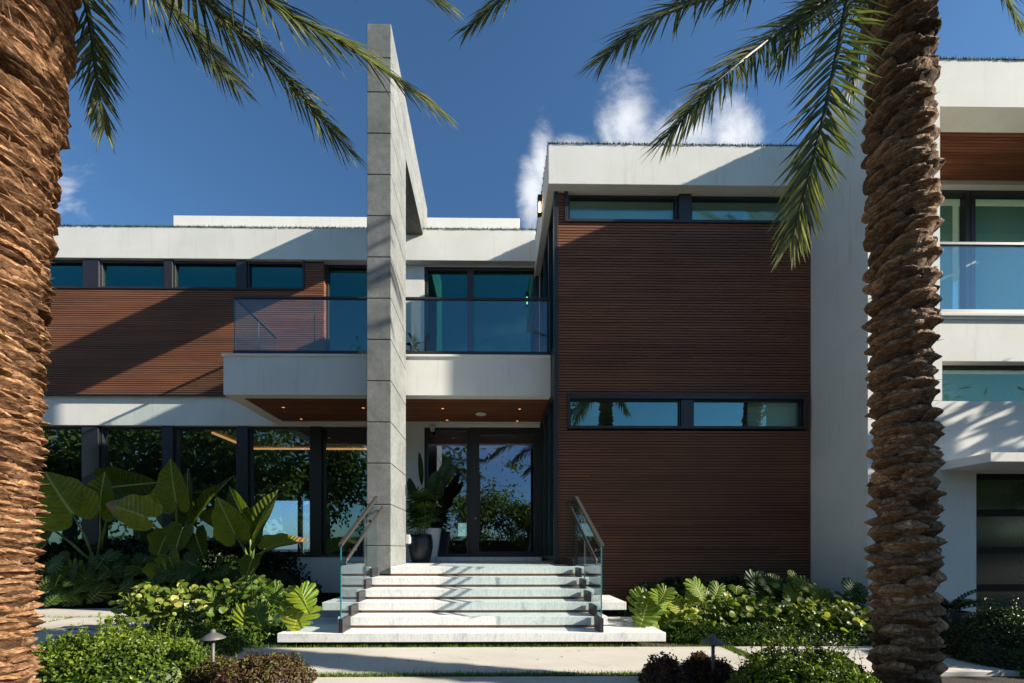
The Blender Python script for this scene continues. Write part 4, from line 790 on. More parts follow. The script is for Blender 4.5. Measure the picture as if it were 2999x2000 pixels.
def elephant_ear(label, root, leaves):
    t = thing('elephant_ear', root, label, 'plant', 'elephant ear plants under the left windows'); st = MB()
    for i, (b, tp, w, y, mat, N, kw) in enumerate(leaves):
        B = at(b[0], b[1], y); T = at(tp[0], tp[1], y + kw.pop('dy', -0.12)); W = 1.12 * w * DSP / FPX * y
        mb = MB(); heart_leaf(mb, B, T, W, N, seed=i, rnd=kw.pop('rnd', 0.5), **kw); mb.build('leaf', mat, t, True, loc=B)
        mid = (Vector(root) * 0.45 + B * 0.55) + Vector((0, 0.05, 0.02)); st.tube([root, tuple(mid), tuple(B)], [0.040, 0.028, 0.016], 7, random.uniform(0.4, 0.8))
    st.build('stem', 'stem_green', t, True, loc=root)
A, AB = 'alocasia', 'alocasia_brown'; F0, FL, FR = (0.15, -1, 0.12), (0.40, -1, 0.05), (-0.30, -1, 0.10)
rA = tuple(at(222, 1300, 10.3)); rB = tuple(at(400, 1262, 10.2)); rC = tuple(at(577, 1300, 10.0))
elephant_ear('elephant ear with huge olive leaves next to the left palm trunk', rA,
    [((165, 1177), (92, 1078), 112, 9.9, A, FL, dict(rnd=0.72)), ((229, 1173), (231, 1082), 72, 10.1, A, F0, dict(rnd=0.5)), ((255, 1118), (352, 1108), 78, 10.5, A, (0, -1, -0.2), dict(rnd=0.12)), ((100, 1200), (70, 1270), 60, 10.0, A, F0, dict(rnd=0.3))])
elephant_ear('elephant ear with a curled yellow leaf browned at its tip', rB,
    [((332, 1186), (231, 1146), 84, 9.8, AB, (0.1, -1, 0.55), dict(rnd=0.6, fold=-0.5, cup=0.16, droop=0.2)), ((404, 1152), (383, 1050), 64, 10.1, A, F0, dict(rnd=0.62)), ((437, 1176), (418, 1074), 58, 10.4, A, FR, dict(rnd=0.15)), ((458, 1180), (522, 1084), 36, 10.3, A, (-0.7, -1, 0.1), dict(rnd=0.25)),
     ((418, 1216), (395, 1275), 52, 9.9, A, F0, dict(rnd=0.4, dy=-0.25)), ((449, 1228), (464, 1282), 50, 10.0, A, F0, dict(rnd=0.2, dy=-0.25)), ((388, 1278), (404, 1324), 46, 9.7, A, F0, dict(rnd=0.6, dy=-0.2)), ((361, 1300), (377, 1354), 42, 9.6, A, F0, dict(rnd=0.75, dy=-0.2)), ((380, 1232), (352, 1290), 50, 10.0, A, F0, dict(rnd=0.45, dy=-0.2))])
elephant_ear('elephant ear with upright leaves and one bent yellowing leaf by the white base wall', rC,
    [((539, 1225), (495, 1138), 62, 9.6, A, FL, dict(rnd=0.75)), ((567, 1200), (516, 1116), 62, 10.1, A, FR, dict(rnd=0.12)), ((581, 1229), (626, 1120), 66, 9.8, A, (-0.2, -1, 0.2), dict(rnd=0.3)), ((614, 1258), (692, 1224), 46, 9.5, AB, (0.1, -1, 0.9), dict(rnd=0.5, droop=0.3)), ((577, 1288), (560, 1336), 38, 9.5, A, F0, dict(rnd=0.5, dy=-0.2))])

def monstera(label, c, leaves, mat, n_rand=0, spread=0.6, height=0.7, size=0.30, group=None, seed=0, cat='plant', yellow=0.0, face=(0, -1, 0.5)):
    t = thing('monstera', c, label, cat, group); lf = MB(); st = MB(); r = random.Random(seed); c = Vector(c); k = 0
    todo = [(Vector(B), Vector(T), W, N, rn) for B, T, W, N, rn in leaves]
    for j in range(n_rand):
        a = r.uniform(0, 2 * math.pi); d = spread * math.sqrt(r.random()); B = c + Vector((d * math.cos(a), d * math.sin(a) * 0.6, height * r.uniform(0.22, 1.0) * (1 - 0.3 * d / spread)))
        s = size * r.uniform(0.7, 1.25); a2 = r.uniform(-2.3, 2.3) - math.pi / 2; T = B + Vector((math.cos(a2) * s * 0.75, math.sin(a2) * s * 0.55, -s * r.uniform(0.2, 0.85)))
        todo.append((B, T, s * 0.95, (r.uniform(-0.5, 0.5), -1, r.uniform(0.2, 1.1)), min(1, max(0, r.gauss(0.45, 0.25)))))
    for B, T, W, N, rn in todo:
        split_leaf(lf, B, T, W, N, rnd=rn, seed=k + seed * 31, lobes=r.choice((6, 7, 8))); k += 1
        root = c + Vector((r.uniform(-0.08, 0.08), r.uniform(-0.08, 0.08), 0)); mid = root.lerp(B, 0.6) + Vector((0, 0, 0.12 * (B - root).length)); st.tube([tuple(root), tuple(mid), tuple(B)], [0.012, 0.009, 0.006], 5, 0.5)
    lf.build('foliage', mat, t, True, loc=c); st.build('stem', 'stem_green', t, True, loc=c); return t
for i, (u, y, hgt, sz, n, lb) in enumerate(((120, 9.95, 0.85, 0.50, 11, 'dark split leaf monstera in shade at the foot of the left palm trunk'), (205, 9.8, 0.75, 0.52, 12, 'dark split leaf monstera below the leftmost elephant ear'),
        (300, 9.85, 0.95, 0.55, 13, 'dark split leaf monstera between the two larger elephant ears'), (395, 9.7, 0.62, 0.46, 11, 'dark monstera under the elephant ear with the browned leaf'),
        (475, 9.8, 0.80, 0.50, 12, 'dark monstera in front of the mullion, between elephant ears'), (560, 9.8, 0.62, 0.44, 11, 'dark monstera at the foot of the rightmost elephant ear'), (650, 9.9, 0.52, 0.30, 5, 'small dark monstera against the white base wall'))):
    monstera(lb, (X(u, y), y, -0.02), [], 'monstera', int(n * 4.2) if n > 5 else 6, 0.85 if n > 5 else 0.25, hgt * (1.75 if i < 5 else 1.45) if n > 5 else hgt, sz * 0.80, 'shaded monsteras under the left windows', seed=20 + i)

# ---------------------------------------------------------------- leafy mounds
LEAF_T = np.array([(0, 0, 0), (0.35, 0.5, 0.10), (0.35, 0, 0), (0.35, -0.5, 0.10), (0.75, 0.36, 0.06), (0.75, 0, -0.03), (0.75, -0.36, 0.06), (1.08, 0, -0.10)])
LEAF_F = [(0, 2, 1), (0, 3, 2), (1, 2, 5, 4), (2, 3, 6, 5), (4, 5, 7), (5, 6, 7)]; LEAF_UV = [(0, 0, 0), (.35, .5, 0), (.35, 0, 0), (.35, -.5, 0), (.75, .4, 0), (.75, 0, 0), (.75, -.4, 0), (1, 0, 0)]
def scatter_leaves(mb, P, Nn, l, w, tone, tilt=0.7):
    n = len(P); Nn = Nn + rng.normal(0, tilt, (n, 3)); Nn /= np.linalg.norm(Nn, axis=1)[:, None]; a = rng.normal(0, 1, (n, 3)); x = a - Nn * (a * Nn).sum(1)[:, None]; x /= np.linalg.norm(x, axis=1)[:, None]; y = np.cross(Nn, x)
    L = l * rng.uniform(0.6, 1.25, n)[:, None]; W = w * rng.uniform(0.7, 1.2, n)[:, None]; m = np.zeros((n, 3, 4)); m[:, :, 0] = x * L; m[:, :, 1] = y * W; m[:, :, 2] = Nn * L; m[:, :, 3] = P
    mb.many(LEAF_T, LEAF_F, m, np.clip(tone, 0, 1), LEAF_UV)
def mound(name, label, cat, cx, cy, rx, ry, h, n, l, w, mat, rough=0.12, sprigs=0, group=None, power=2.0, seed=0, kind=None, tone=0.45, flat=2.6):
    """clipped or loose shrub: leaves over an uneven dome, layered down into it"""
    th = rng.uniform(0, 2 * np.pi, n); d = np.sqrt(rng.uniform(0, 1, n)); px, py = d * np.cos(th), d * np.sin(th)
    top = lambda a, b, dd: h * (np.maximum(0.0, 1 - dd ** flat)) ** (1 / power) * (1 + rough * np.array([mnoise.noise((u * 3.1 + seed, v * 3.1, 1.3)) * 1.6 + mnoise.noise((u * 9 + seed, v * 9, 4.0)) * 0.8 for u, v in zip(np.atleast_1d(a), np.atleast_1d(b))]))
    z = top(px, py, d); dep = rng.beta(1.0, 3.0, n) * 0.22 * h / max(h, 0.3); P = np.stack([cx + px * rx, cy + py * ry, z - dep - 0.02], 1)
    P[:, 2] = np.maximum(P[:, 2], rng.uniform(0, 0.08, n)); Nn = np.stack([px * 1.3 * d, py * 1.3 * d, np.full(n, 0.55)], 1)
    side = d > 0.86; P[side, 2] *= rng.uniform(0.15, 1.0, side.sum())
    patch = np.array([mnoise.noise((a * 4 + seed, b * 4, 9.0)) for a, b in zip(px, py)])
    mb = MB(); scatter_leaves(mb, P, Nn, l, w, rng.normal(tone, 0.2, n) + 0.35 * patch - 1.2 * dep)  # deeper leaves toned darker, shade inside the shrub put into the colour
    k = 26; V = []; F = []          # inner dome blocks the view, its shade painted as the darkest leaf tone
    for j in range(9):
        dd = j / 8
        for i in range(k):
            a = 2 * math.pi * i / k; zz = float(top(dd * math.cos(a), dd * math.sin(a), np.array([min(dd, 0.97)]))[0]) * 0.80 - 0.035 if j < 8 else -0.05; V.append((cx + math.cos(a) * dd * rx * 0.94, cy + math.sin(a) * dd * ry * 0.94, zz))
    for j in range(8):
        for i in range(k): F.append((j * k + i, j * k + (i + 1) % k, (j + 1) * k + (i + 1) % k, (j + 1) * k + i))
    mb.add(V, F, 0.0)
    for s in range(sprigs):
        a = rng.uniform(0, 2 * np.pi); dd = rng.uniform(0, 0.8); x0, y0 = cx + math.cos(a) * dd * rx, cy + math.sin(a) * dd * ry; z0 = float(top(dd * math.cos(a), dd * math.sin(a), np.array([dd]))[0]); hh = rng.uniform(0.06, 0.20); lean = rng.normal(0, 0.06, 2)
        pts = [(x0 + lean[0] * q * q, y0 + lean[1] * q * q, z0 - 0.05 + (hh + 0.05) * q) for q in (0, 0.5, 1)]; mb.tube(pts, 0.0022, 4, 0.6)
        m = 9; q = rng.uniform(0.25, 1, m); scatter_leaves(mb, np.stack([x0 + lean[0] * q * q, y0 + lean[1] * q * q, z0 - 0.05 + (hh + 0.05) * q], 1), np.tile((0, -0.2, 0.8), (m, 1)), l * 0.8, w * 0.8, rng.normal(0.8, 0.15, m))
    if kind == 'stuff':
        o = mb.build(name, mat, loc=(cx, cy, 0)); return tag(o, label, cat, kind='stuff')
    t = thing(name, (cx, cy, 0), label, cat, group); mb.build('foliage', mat, t, loc=(cx, cy, 0)); return t
# ground cover beds
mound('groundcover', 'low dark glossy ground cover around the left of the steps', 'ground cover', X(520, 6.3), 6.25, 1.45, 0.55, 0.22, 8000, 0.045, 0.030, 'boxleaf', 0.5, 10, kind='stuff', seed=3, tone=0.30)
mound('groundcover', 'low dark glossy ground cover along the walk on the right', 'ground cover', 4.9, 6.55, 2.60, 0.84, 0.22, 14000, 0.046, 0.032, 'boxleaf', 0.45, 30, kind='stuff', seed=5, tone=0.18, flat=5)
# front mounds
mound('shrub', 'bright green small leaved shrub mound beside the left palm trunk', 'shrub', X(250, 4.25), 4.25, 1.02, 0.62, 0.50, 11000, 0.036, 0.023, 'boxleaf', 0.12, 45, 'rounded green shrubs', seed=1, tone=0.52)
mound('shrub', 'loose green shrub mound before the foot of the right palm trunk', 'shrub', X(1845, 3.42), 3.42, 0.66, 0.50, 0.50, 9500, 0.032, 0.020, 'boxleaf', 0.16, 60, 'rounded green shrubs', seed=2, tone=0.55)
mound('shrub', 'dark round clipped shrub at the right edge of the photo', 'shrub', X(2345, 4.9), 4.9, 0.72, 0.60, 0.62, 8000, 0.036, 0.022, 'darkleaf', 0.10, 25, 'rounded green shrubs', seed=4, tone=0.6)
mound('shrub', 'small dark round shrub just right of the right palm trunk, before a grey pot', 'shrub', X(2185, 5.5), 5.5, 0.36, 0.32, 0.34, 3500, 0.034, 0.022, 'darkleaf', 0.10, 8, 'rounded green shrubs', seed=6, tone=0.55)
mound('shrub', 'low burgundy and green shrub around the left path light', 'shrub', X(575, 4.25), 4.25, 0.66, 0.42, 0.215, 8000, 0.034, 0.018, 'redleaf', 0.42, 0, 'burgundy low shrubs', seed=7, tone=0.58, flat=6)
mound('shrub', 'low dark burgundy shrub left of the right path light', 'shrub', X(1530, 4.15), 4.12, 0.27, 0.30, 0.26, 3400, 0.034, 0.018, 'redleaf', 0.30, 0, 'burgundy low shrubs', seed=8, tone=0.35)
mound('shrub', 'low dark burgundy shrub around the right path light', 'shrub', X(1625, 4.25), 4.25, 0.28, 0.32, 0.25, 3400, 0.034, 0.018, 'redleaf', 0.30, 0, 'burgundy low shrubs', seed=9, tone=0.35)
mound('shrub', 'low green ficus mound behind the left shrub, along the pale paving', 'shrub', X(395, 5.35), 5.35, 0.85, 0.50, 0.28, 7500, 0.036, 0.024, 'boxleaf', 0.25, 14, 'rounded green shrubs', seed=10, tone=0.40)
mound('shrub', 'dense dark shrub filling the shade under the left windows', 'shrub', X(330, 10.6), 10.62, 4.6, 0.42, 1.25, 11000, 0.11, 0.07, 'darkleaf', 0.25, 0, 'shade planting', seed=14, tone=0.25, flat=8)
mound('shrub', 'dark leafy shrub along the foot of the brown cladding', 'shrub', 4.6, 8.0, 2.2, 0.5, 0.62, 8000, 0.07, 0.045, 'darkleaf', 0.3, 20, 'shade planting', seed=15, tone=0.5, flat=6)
# begonias, a loose stand of rounded leaves
RT = np.array([(0, 0, 0)] + [(0.5 + 0.5 * math.cos(a), 0.5 * math.sin(a), 0.07 * math.cos(2 * a)) for a in np.linspace(math.pi * 0.94, -math.pi * 0.94, 10)]); RF = [(0, i, i + 1) for i in range(1, 10)]
def round_leaves(label, cx, cy, rx, ry, h, n, l, mat, group=None, seed=0):
    t = thing('begonia', (cx, cy, 0), label, 'plant', group); mb = MB(); r = np.random.default_rng(seed); st = MB()
    for i in range(n):
        a = r.uniform(0, 6.283); d = math.sqrt(r.random()); x, y = cx + rx * d * math.cos(a), cy + ry * d * math.sin(a); z = h * (1 - 0.45 * d * d) * r.uniform(0.35, 1.12)
        N = unit(np.array((r.normal(0.2, 0.6), -0.5 + r.normal(0, 0.55), 0.7))); ax = unit(np.cross(N, r.normal(0, 1, 3))); ay = np.cross(N, ax); s = l * r.uniform(0.6, 1.25)
        V = np.array((x, y, z)) + s * (RT[:, :1] * ax + RT[:, 1:2] * ay + RT[:, 2:3] * N); mb.add(V, RF, float(np.clip(r.normal(0.5, 0.28), 0, 1)), [(q[0], q[1] * 2, 0) for q in RT])
        if i % 3 == 0: st.tube([(x * 0.6 + cx * 0.4, y * 0.6 + cy * 0.4, 0), (x, y, z)], 0.005, 4)
    mb.build('foliage', mat, t, True, loc=(cx, cy, 0)); st.build('stem', 'stem_green', t, loc=(cx, cy, 0))
for i, (u, y, hh, n, lb) in enumerate(((345, 6.85, 0.62, 130, 'begonia with rounded yellow edged leaves, leftmost of the sunny stand left of the steps'), (425, 6.9, 0.62, 140, 'begonia with pale flowers, second from the left in the sunny stand'),
        (505, 6.85, 0.62, 140, 'begonia with rounded leaves between the flowering one and the tall one'), (580, 6.9, 0.74, 130, 'tallest begonia, at the right end of the stand left of the steps'))):
    round_leaves(lb, X(u, y), y, 0.50, 0.40, hh * 1.18, int(n * 2.2), 0.100, 'begonia', 'begonias left of the steps', 40 + i)
for i, (u, y, hh, n, lb) in enumerate(((1570, 6.9, 0.50, 170, 'begonia with yellow green leaves behind the drooping monstera leaf, right of the steps'), (1680, 6.9, 0.52, 180, 'begonia between the yellowing and the silvery monsteras'), (1790, 6.8, 0.50, 180, 'begonia below the tallest monstera on the right'), (1900, 6.6, 0.50, 170, 'begonia at the right end of the bed, beside the right palm trunk'))):
    round_leaves(lb, X(u, y - 0.25), y - 0.25, 0.60, 0.42, hh * 1.12, int(n * 1.5), 0.100, 'begonia', 'begonias right of the steps', 60 + i)
plain('petal', (0.75, 0.66, 0.55), 0.6); r = np.random.default_rng(3)
for o_ in [o for o in COL.objects if o.name.startswith('begonia') and 'pale flowers' in o.get('label', '')]:
    for _ in range(14):
        c = at(400 + r.uniform(0, 90), 1376 + r.uniform(0, 34), 6.55); fl = MB(); scatter_leaves(fl, np.tile(tuple(c), (5, 1)), np.tile((0, -1, 0.6), (5, 1)), 0.035, 0.03, np.full(5, 1.0)); fl.build('flower', 'petal', o_, loc=c)
def LL(lst, y0, dy=-0.14): return [(at(b[0], b[1], y0), at(tp[0], tp[1], y0 + dy), w * DSP / FPX * y0, N, rn) for b, tp, w, N, rn in lst]
n1, n2, n3 = (0.35, -1, 0.9), (0.1, -1, 0.7), (-0.3, -1, 0.8)
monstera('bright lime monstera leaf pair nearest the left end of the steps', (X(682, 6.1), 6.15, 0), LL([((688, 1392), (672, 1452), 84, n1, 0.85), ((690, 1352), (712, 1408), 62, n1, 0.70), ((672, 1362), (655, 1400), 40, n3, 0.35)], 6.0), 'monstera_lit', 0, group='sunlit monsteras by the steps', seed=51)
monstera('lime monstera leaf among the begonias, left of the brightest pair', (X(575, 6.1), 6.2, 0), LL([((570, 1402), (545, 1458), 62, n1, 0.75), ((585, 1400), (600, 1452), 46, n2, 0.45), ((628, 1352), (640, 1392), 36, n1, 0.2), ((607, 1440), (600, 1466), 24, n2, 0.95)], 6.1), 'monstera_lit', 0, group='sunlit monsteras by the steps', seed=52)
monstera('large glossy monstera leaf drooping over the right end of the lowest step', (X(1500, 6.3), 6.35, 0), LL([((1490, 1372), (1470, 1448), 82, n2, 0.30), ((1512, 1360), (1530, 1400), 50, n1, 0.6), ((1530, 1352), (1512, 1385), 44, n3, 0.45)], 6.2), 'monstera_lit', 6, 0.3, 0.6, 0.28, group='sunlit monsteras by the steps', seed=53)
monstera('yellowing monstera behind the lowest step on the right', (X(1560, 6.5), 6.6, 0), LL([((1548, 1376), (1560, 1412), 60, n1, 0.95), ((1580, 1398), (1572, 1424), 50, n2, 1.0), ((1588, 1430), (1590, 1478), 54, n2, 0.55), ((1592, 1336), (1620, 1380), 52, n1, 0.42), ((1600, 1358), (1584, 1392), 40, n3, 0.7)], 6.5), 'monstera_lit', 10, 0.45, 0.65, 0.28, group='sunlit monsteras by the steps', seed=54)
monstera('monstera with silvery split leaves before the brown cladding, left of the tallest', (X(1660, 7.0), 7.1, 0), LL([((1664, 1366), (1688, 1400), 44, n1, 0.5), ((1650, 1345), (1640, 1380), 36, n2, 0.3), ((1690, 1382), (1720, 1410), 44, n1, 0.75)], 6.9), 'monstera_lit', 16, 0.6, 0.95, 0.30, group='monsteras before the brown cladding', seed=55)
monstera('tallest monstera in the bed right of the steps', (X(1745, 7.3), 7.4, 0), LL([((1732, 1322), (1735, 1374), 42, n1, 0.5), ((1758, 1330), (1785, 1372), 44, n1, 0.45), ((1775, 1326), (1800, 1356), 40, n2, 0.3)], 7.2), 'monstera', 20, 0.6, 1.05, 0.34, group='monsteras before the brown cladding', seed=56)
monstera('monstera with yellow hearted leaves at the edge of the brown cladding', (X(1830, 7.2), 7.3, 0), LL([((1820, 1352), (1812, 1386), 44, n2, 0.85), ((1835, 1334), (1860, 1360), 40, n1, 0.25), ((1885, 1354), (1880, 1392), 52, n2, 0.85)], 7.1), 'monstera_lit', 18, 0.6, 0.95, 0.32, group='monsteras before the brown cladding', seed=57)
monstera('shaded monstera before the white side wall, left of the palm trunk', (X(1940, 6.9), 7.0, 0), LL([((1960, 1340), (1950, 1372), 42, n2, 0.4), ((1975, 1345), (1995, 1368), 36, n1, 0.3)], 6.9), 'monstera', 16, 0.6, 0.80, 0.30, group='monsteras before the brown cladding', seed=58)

# ---------------------------------------------------------------- pots by the door
def pot(label, c, prof, mat, soil_z):
    t = thing('planter', c, label, 'planter'); b = MB(); b.lathe(c, prof, 40); b.build('pot', mat, t, True, loc=c); s = MB(); s.lathe(c, [(0.0, soil_z + 0.002), (prof[-3][0] - 0.02, soil_z), (0.0, soil_z - 0.01)], 24); s.build('soil', 'soil', t); return t
pc = at(966, 1288, 9.7); pc.z = FLOOR + 0.001
pot('black rounded planter by the fin, at the door', pc, [(0.0, 0.0), (0.19, 0.0), (0.235, 0.10), (0.285, 0.36), (0.282, 0.50), (0.255, 0.66), (0.245, 0.665), (0.232, 0.64), (0.23, 0.60)], 'black_pot', 0.60)
wc = Vector((pc.x + 0.08, pc.y + 0.55, FLOOR + 0.001))
pot('tall white planter mostly hidden behind the black one', wc, [(0.0, 0.0), (0.22, 0.0), (0.25, 0.20), (0.33, 0.80), (0.33, 0.83), (0.31, 0.83), (0.30, 0.78)], 'white_pot', 0.76)
def fan_palm(label, c, h, n, seed):
    t = thing('lady_palm', c, label, 'plant'); lf = MB(); st = MB(); r = np.random.default_rng(seed); c = np.array(c)
    for i in range(n):
        az = r.uniform(0, 6.283); e = R(r.uniform(0, 75)); z0 = h * r.uniform(0.05, 0.75); p0 = c + np.array((r.uniform(-0.08, 0.08), r.uniform(-0.08, 0.08), z0)); d = np.array((math.cos(az) * math.cos(e), math.sin(az) * math.cos(e), math.sin(e))); hub = p0 + d * r.uniform(0.12, 0.34)
        st.tube([tuple(p0), tuple(hub)], 0.005, 4); nf = r.integers(7, 11); side = unit(np.cross(d, (0, 0, 1))); up = np.cross(side, d); tn = float(np.clip(r.normal(0.5, 0.22), 0, 1))
        for k in range(nf):
            a = R(-95 + 190 * k / (nf - 1)); fd = unit(d * math.cos(a) + side * math.sin(a) + up * 0.12); L_ = r.uniform(0.24, 0.36); sd = unit(np.cross(fd, up)); V = []; U = []
            for q, w in ((0, 0.10), (0.3, 1), (0.75, 0.85), (1, 0.15)):
                cc = hub + fd * L_ * q + np.array((0, 0, -1)) * 0.30 * L_ * q * q; V += [cc - sd * 0.019 * w, cc + up * -0.004, cc + sd * 0.019 * w]; U += [(q, -1, 0), (q, 0, 0), (q, 1, 0)]
            F = []
            for q in range(3): b = q * 3; F += [(b, b + 1, b + 4, b + 3), (b + 1, b + 2, b + 5, b + 4)]
            lf.add(V, F, tn, U)
    for k in range(7): x, y = r.uniform(-0.1, 0.1, 2); st.tube([(c[0] + x, c[1] + y, c[2]), (c[0] + x * 1.3, c[1] + y * 1.3, c[2] + h * 0.7)], 0.011, 6)
    lf.build('foliage', 'fanpalm', t, True, loc=c); st.build('stem', 'stem_green', t, loc=c)
fan_palm('bushy lady palm with fan leaves growing in the black planter', (pc.x, pc.y, pc.z + 0.60), 1.15, 58, 4)
bp = thing('bird_of_paradise', (wc.x, wc.y, wc.z + 0.76), 'tall dark paddle leaved plant rising behind the lady palm', 'plant', None); stb = MB()
for k, (b, tp, w) in enumerate((((999, 1140), (1030, 1046), 26), ((1009, 1124), (1044, 1070), 20), ((985, 1140), (1000, 1082), 24), ((968, 1112), (964, 1040), 12), ((958, 1150), (938, 1100), 22), ((1003, 1150), (1012, 1100), 22))):
    y0 = 10.3; B = at(*b, y0); T = at(*tp, y0 - 0.25); mb = MB(); Bn, x, y, z, ln = leaf_frame(B, T, (0.3 if k % 2 else -0.3, -1, 0.3)); W = w * DSP / FPX * y0 * 0.5; V = []; U = []; F = []
    for i, q in enumerate(np.linspace(0, 1, 9)):
        hw = W * math.sin(math.pi * min(1, 0.04 + 0.93 * q)) ** 0.55
        for v in (-1, -0.5, 0, 0.5, 1): V.append(Bn + x * ln * q + y * hw * v + z * (abs(v) * hw * 0.45 - 0.12 * ln * q ** 3)); U.append((q, v, 0))
    for i in range(8):
        for j in range(4): F.append((i * 5 + j, i * 5 + j + 1, i * 5 + j + 6, i * 5 + j + 5))
    mb.add(V, F, random.uniform(0.2, 0.7), U); mb.build('leaf', 'paddle', bp, True, loc=B); stb.tube([(wc.x, wc.y, wc.z + 0.72), tuple(Vector((wc.x, wc.y, wc.z + 0.76)).lerp(B, 0.6)), tuple(B)], [0.016, 0.012, 0.008], 6)
stb.build('stem', 'stem_green', bp, True, loc=(wc.x, wc.y, wc.z + 0.76))
# rubber plant on the balcony behind the glass
rc = Vector((X(948, 10.3), 10.3, z_bal_t - 0.06)); rp = thing('rubber_plant', rc, 'rubber plant with big oval leaves behind the balcony glass, beside the fin', 'plant'); lf = MB(); st = MB()
r = random.Random(5)
for k in range(16):
    zz = rc.z + 0.25 + 0.045 * k; a = k * 2.4; d = Vector((math.cos(a), math.sin(a) * 0.8, 0.35)); B = Vector((rc.x, rc.y, zz)) + d * 0.08; T = B + d * r.uniform(0.24, 0.32); heart_leaf(lf, B, T, 0.15, (0.2, -0.6, 1), rnd=r.random(), kk=14)
st.tube([tuple(rc), (rc.x, rc.y, rc.z + 1.0)], 0.016, 6); lf.build('foliage', 'paddle', rp, True, loc=rc); st.build('stem', 'bark', rp, loc=rc)
b = MB(); b.lathe(rc, [(0.0, 0.0), (0.15, 0.0), (0.19, 0.30), (0.17, 0.30), (0.0, 0.27)], 24); o = b.build('planter', 'grey_pot', None, True, loc=rc); tag(o, 'low grey planter holding the rubber plant on the balcony', 'planter')
# pot with zz plant by the garage
zc_ = Vector((X(2181, 6.5), 6.5, 0.0)); pot('grey tapered planter at the garage jamb, behind the small dark shrub', zc_, [(0.0, 0.0), (0.15, 0.0), (0.23, 0.36), (0.235, 0.37), (0.215, 0.37), (0.21, 0.33)], 'grey_pot', 0.32)
zp = thing('zz_plant', zc_ + Vector((0, 0, 0.32)), 'dark glossy plant with arching feathered stems in the grey planter', 'plant'); lf = MB(); st = MB(); r = np.random.default_rng(8)
for k in range(13):
    az = r.uniform(0, 6.283) if k > 2 else (0.0, 0.15, -0.3)[k]; ln = r.uniform(0.40, 0.62) if k > 2 else (0.85, 0.72, 0.66)[k]; el = R(r.uniform(48, 82)) if k > 2 else R(38); P = [np.array((zc_.x, zc_.y, 0.32))]
    for q in range(1, 11): e = el - q * 0.085; P.append(P[-1] + ln / 10 * np.array((math.cos(az) * math.cos(e), math.sin(az) * math.cos(e), math.sin(e))))
    st.tube([tuple(p) for p in P], 0.007, 5)
    for q in range(2, 11):
        d = unit(P[q] - P[q - 1]); s = unit(np.cross(d, (0, 0, 1)))
        for sg in (-1, 1):
            ld = unit(d * 0.6 + s * sg * 0.8 + np.array((0, 0, 0.25))); n_ = unit(np.cross(ld, np.cross((0, 0, 1), ld))); yv = np.cross(n_, ld); L_ = 0.105; V = [P[q] + L_ * (t_[0] * ld) + 0.042 * t_[1] * yv + 0.04 * t_[2] * n_ for t_ in LEAF_T]; lf.add(V, LEAF_F, float(np.clip(r.normal(0.4, 0.2), 0, 1)), LEAF_UV)
lf.build('foliage', 'darkleaf', zp, True, loc=zp.location); st.build('stem', 'stem_green', zp, True, loc=zp.location)

# ---------------------------------------------------------------- path lights
def path_light(c, hgt, label):
    t = thing('path_light', c, label, 'path light', 'garden path lights'); b = MB(); b.tube([tuple(c), (c.x, c.y, c.z + hgt - 0.03)], 0.016, 12, 0.4); b.build('stem', 'lamp_metal', t, True, loc=c)
    b = MB(); b.lathe(c, [(0.0, hgt - 0.045), (0.085, hgt - 0.047), (0.108, hgt - 0.052), (0.109, hgt - 0.046), (0.07, hgt - 0.018), (0.034, hgt + 0.004), (0.026, hgt + 0.006), (0.022, hgt + 0.034), (0.012, hgt + 0.042), (0.0, hgt + 0.043)], 36); b.build('lamp_shade', 'lamp_metal', t, True, loc=c)
    b = MB(); b.lathe(c, [(0.022, hgt - 0.05), (0.022, hgt - 0.085), (0.018, hgt - 0.088)], 14); b.build('collar', 'bronze', t, True, loc=c)
def pl(u, vtop, y, label):
    p = at(u, vtop, y); hgt = p.z - 0.043 + 0.02; path_light(Vector((p.x, y, -0.02)), hgt, label)
pl(489, 1444, 4.05, 'bronze path light with a mushroom shade in the left burgundy shrub'); pl(1637, 1454, 4.05, 'bronze path light with a mushroom shade in the shade on the right')

# ---------------------------------------------------------------- trees around the garden: across the road (mirrored in the glass) and on the sunny side
def tree_mesh(h, rad, n, seed, leaf=0.28):
    r = np.random.default_rng(seed); tk = MB(); cr = MB(); tips = []
    tk.tube([(0, 0, 0), (0.1, 0, h * 0.2), (0.05, 0.1, h * 0.42)], [h * 0.032, h * 0.026, h * 0.02], 9)
    for k in range(9):
        a = k * 2.4 + r.uniform(-0.3, 0.3); e = R(r.uniform(18, 70)); L_ = rad * r.uniform(0.65, 1.05); s = np.array((0.05, 0.1, h * r.uniform(0.30, 0.44))); d = np.array((math.cos(a) * math.cos(e), math.sin(a) * math.cos(e), math.sin(e) * 1.1)); m_ = s + d * L_ * 0.5 + np.array((0, 0, 0.15)); tp = s + d * L_
        tk.tube([tuple(s), tuple(m_), tuple(tp)], [h * 0.013, h * 0.009, h * 0.004], 6); tips += [m_, tp]
    C = np.array(tips); C = np.concatenate([C, C[r.integers(0, len(C), 26)] + r.normal(0, rad * 0.34, (26, 3))]); C = C[C[:, 2] > h * 0.22]
    idx = r.integers(0, len(C), n); rr = rad * 0.26 * r.uniform(0.6, 1.3, len(C)); P = C[idx] + r.normal(0, 1, (n, 3)) * (rr[idx] * 0.62)[:, None] * np.array((1, 1, 0.8)); Nn = (P - C[idx]) + np.array((0, 0, rad * 0.12))
    scatter_leaves(cr, P, Nn, leaf, leaf * 0.55, r.normal(0.45, 0.2, n) + 0.25 * (r.normal(0, 1, len(C))[idx] * 0.5)); return tk, cr
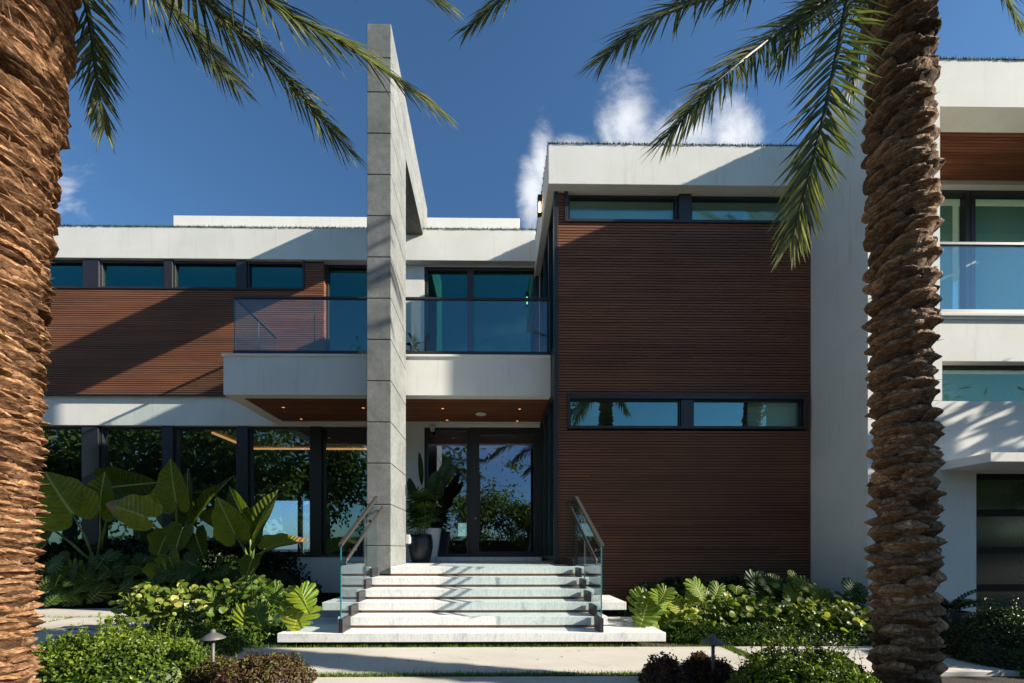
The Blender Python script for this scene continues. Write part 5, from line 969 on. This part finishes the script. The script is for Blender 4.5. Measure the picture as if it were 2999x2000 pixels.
def tree(label, loc, h, rad, n, seed, group, rot=0.0, leaf=0.28):
    t = thing('shade_tree', loc, label, 'tree', group); tk, cr = tree_mesh(h, rad, n, seed, leaf); a = tk.build('trunk', 'bark', t, True); b = cr.build('crown', 'treeleaf', t); a.location = (0, 0, 0); b.location = (0, 0, 0); t.rotation_euler = (0, 0, rot); return t
G = 'broad trees mirrored in the glass'
t1 = tree('broad leafy tree across the road, mirrored in the lower left windows', (-13.0, -9.0, -0.05), 13.0, 5.2, 5200, 1, G, leaf=0.42)
t2 = tree('domed leafy tree across the road, mirrored in the front door', (-1.5, -20, -0.05), 8.2, 4.2, 3600, 2, G, leaf=0.40)
def copy_tree_to(src, loc, rot, s, label):
    c = copy_tree(src); c.location = loc; c.rotation_euler = (0, 0, rot); c.scale = (s, s, s); c['label'] = label
copy_tree_to(t1, (-19.5, -9.5, -0.05), 1.3, 1.1, 'leafy tree across the road, farthest left in the mirror of the windows')
copy_tree_to(t2, (-6.5, -11.5, -0.05), 2.0, 1.25, 'leafy tree across the road, mirrored right next to the stone fin')
copy_tree_to(t1, (3.8, -21, -0.05), 2.6, 0.60, 'leafy tree across the road, mirrored at the right of the door')
copy_tree_to(t2, (9.5, -19, -0.05), 4.1, 0.8, 'leafy tree across the road, behind the right palm when mirrored')
copy_tree_to(t1, (20.0, -9.0, -0.05), 0.6, 0.9, 'leafy tree across the road, mirrored in the garage door')
for k, (a, b, s) in enumerate(((25.0, -10.5, 0.85), (31.0, -13.0, 0.95), (37.0, -15.0, 1.0))): copy_tree_to(t1, (a, b, -0.05), k * 1.7, s, ('leafy tree across the road, second behind the garage mirror', 'leafy tree across the road, third behind the garage mirror', 'leafy tree across the road, fourth behind the garage mirror')[k])
copy_tree_to(t1, (-32.0, -8.5, -0.05), 5.0, 1.2, 'leafy tree across the road, last one beyond the left palm in the mirror')
copy_tree_to(t1, (-26.0, -11.0, -0.05), 3.3, 1.1, 'leafy tree across the road, beyond the left palm in the mirror')
copy_tree_to(t2, (26.0, -13.0, -0.05), 3.6, 1.25, 'leafy tree across the road, farthest right in the mirror of the garage door')
t3 = tree('leafy tree beside the drive on the right, shading the garage wall', (15.6, 6.2, -0.05), 8.2, 2.5, 5200, 4, 'trees on the sunny side', 0.4, 0.30)
copy_tree_to(t3, (18.5, 3.6, -0.05), 2.2, 0.88, 'leafy tree farther along the drive on the right, nearer the road')
hd = MB(); n = 22000; P = np.stack([rng.uniform(-45, 60, n), rng.uniform(-24.5, -23.2, n), rng.uniform(0, 1, n) ** 0.8 * 2.6], 1); scatter_leaves(hd, P, np.tile((0, 0.6, 0.5), (n, 1)), 0.30, 0.16, rng.normal(0.4, 0.2, n)); hd.box(-45, 60, -24.4, -23.5, -0.05, 2.2, 0.0)
tag(hd.build('hedge', 'treeleaf'), 'long clipped hedge across the road, mirrored in the glass', 'hedge')

# dry litter on the soil and along the paving
lt_ = MB(); n = 90; P = np.concatenate([np.stack([rng.uniform(-3.6, 3.0, n), rng.uniform(4.55, 5.66, n), np.full(n, 0.006)], 1)[:26], np.stack([rng.uniform(1.7, 3.2, n), rng.uniform(3.9, 4.5, n), np.full(n, -0.045)], 1), np.stack([rng.uniform(-3.2, -2.1, n), rng.uniform(3.7, 4.5, n), np.full(n, -0.045)], 1)]); scatter_leaves(lt_, P, np.tile((0, 0, 1.0), (len(P), 1)), 0.035, 0.018, rng.uniform(0, 1, len(P)), 0.15)
m_leaf('dry_leaf', (0.05, 0.03, 0.015), (0.13, 0.08, 0.035), (0.26, 0.18, 0.07), 0.7, 0.1); tag(lt_.build('leaf_litter', 'dry_leaf'), 'small dry brown leaf litter on the paving and soil', 'leaf litter', kind='stuff')
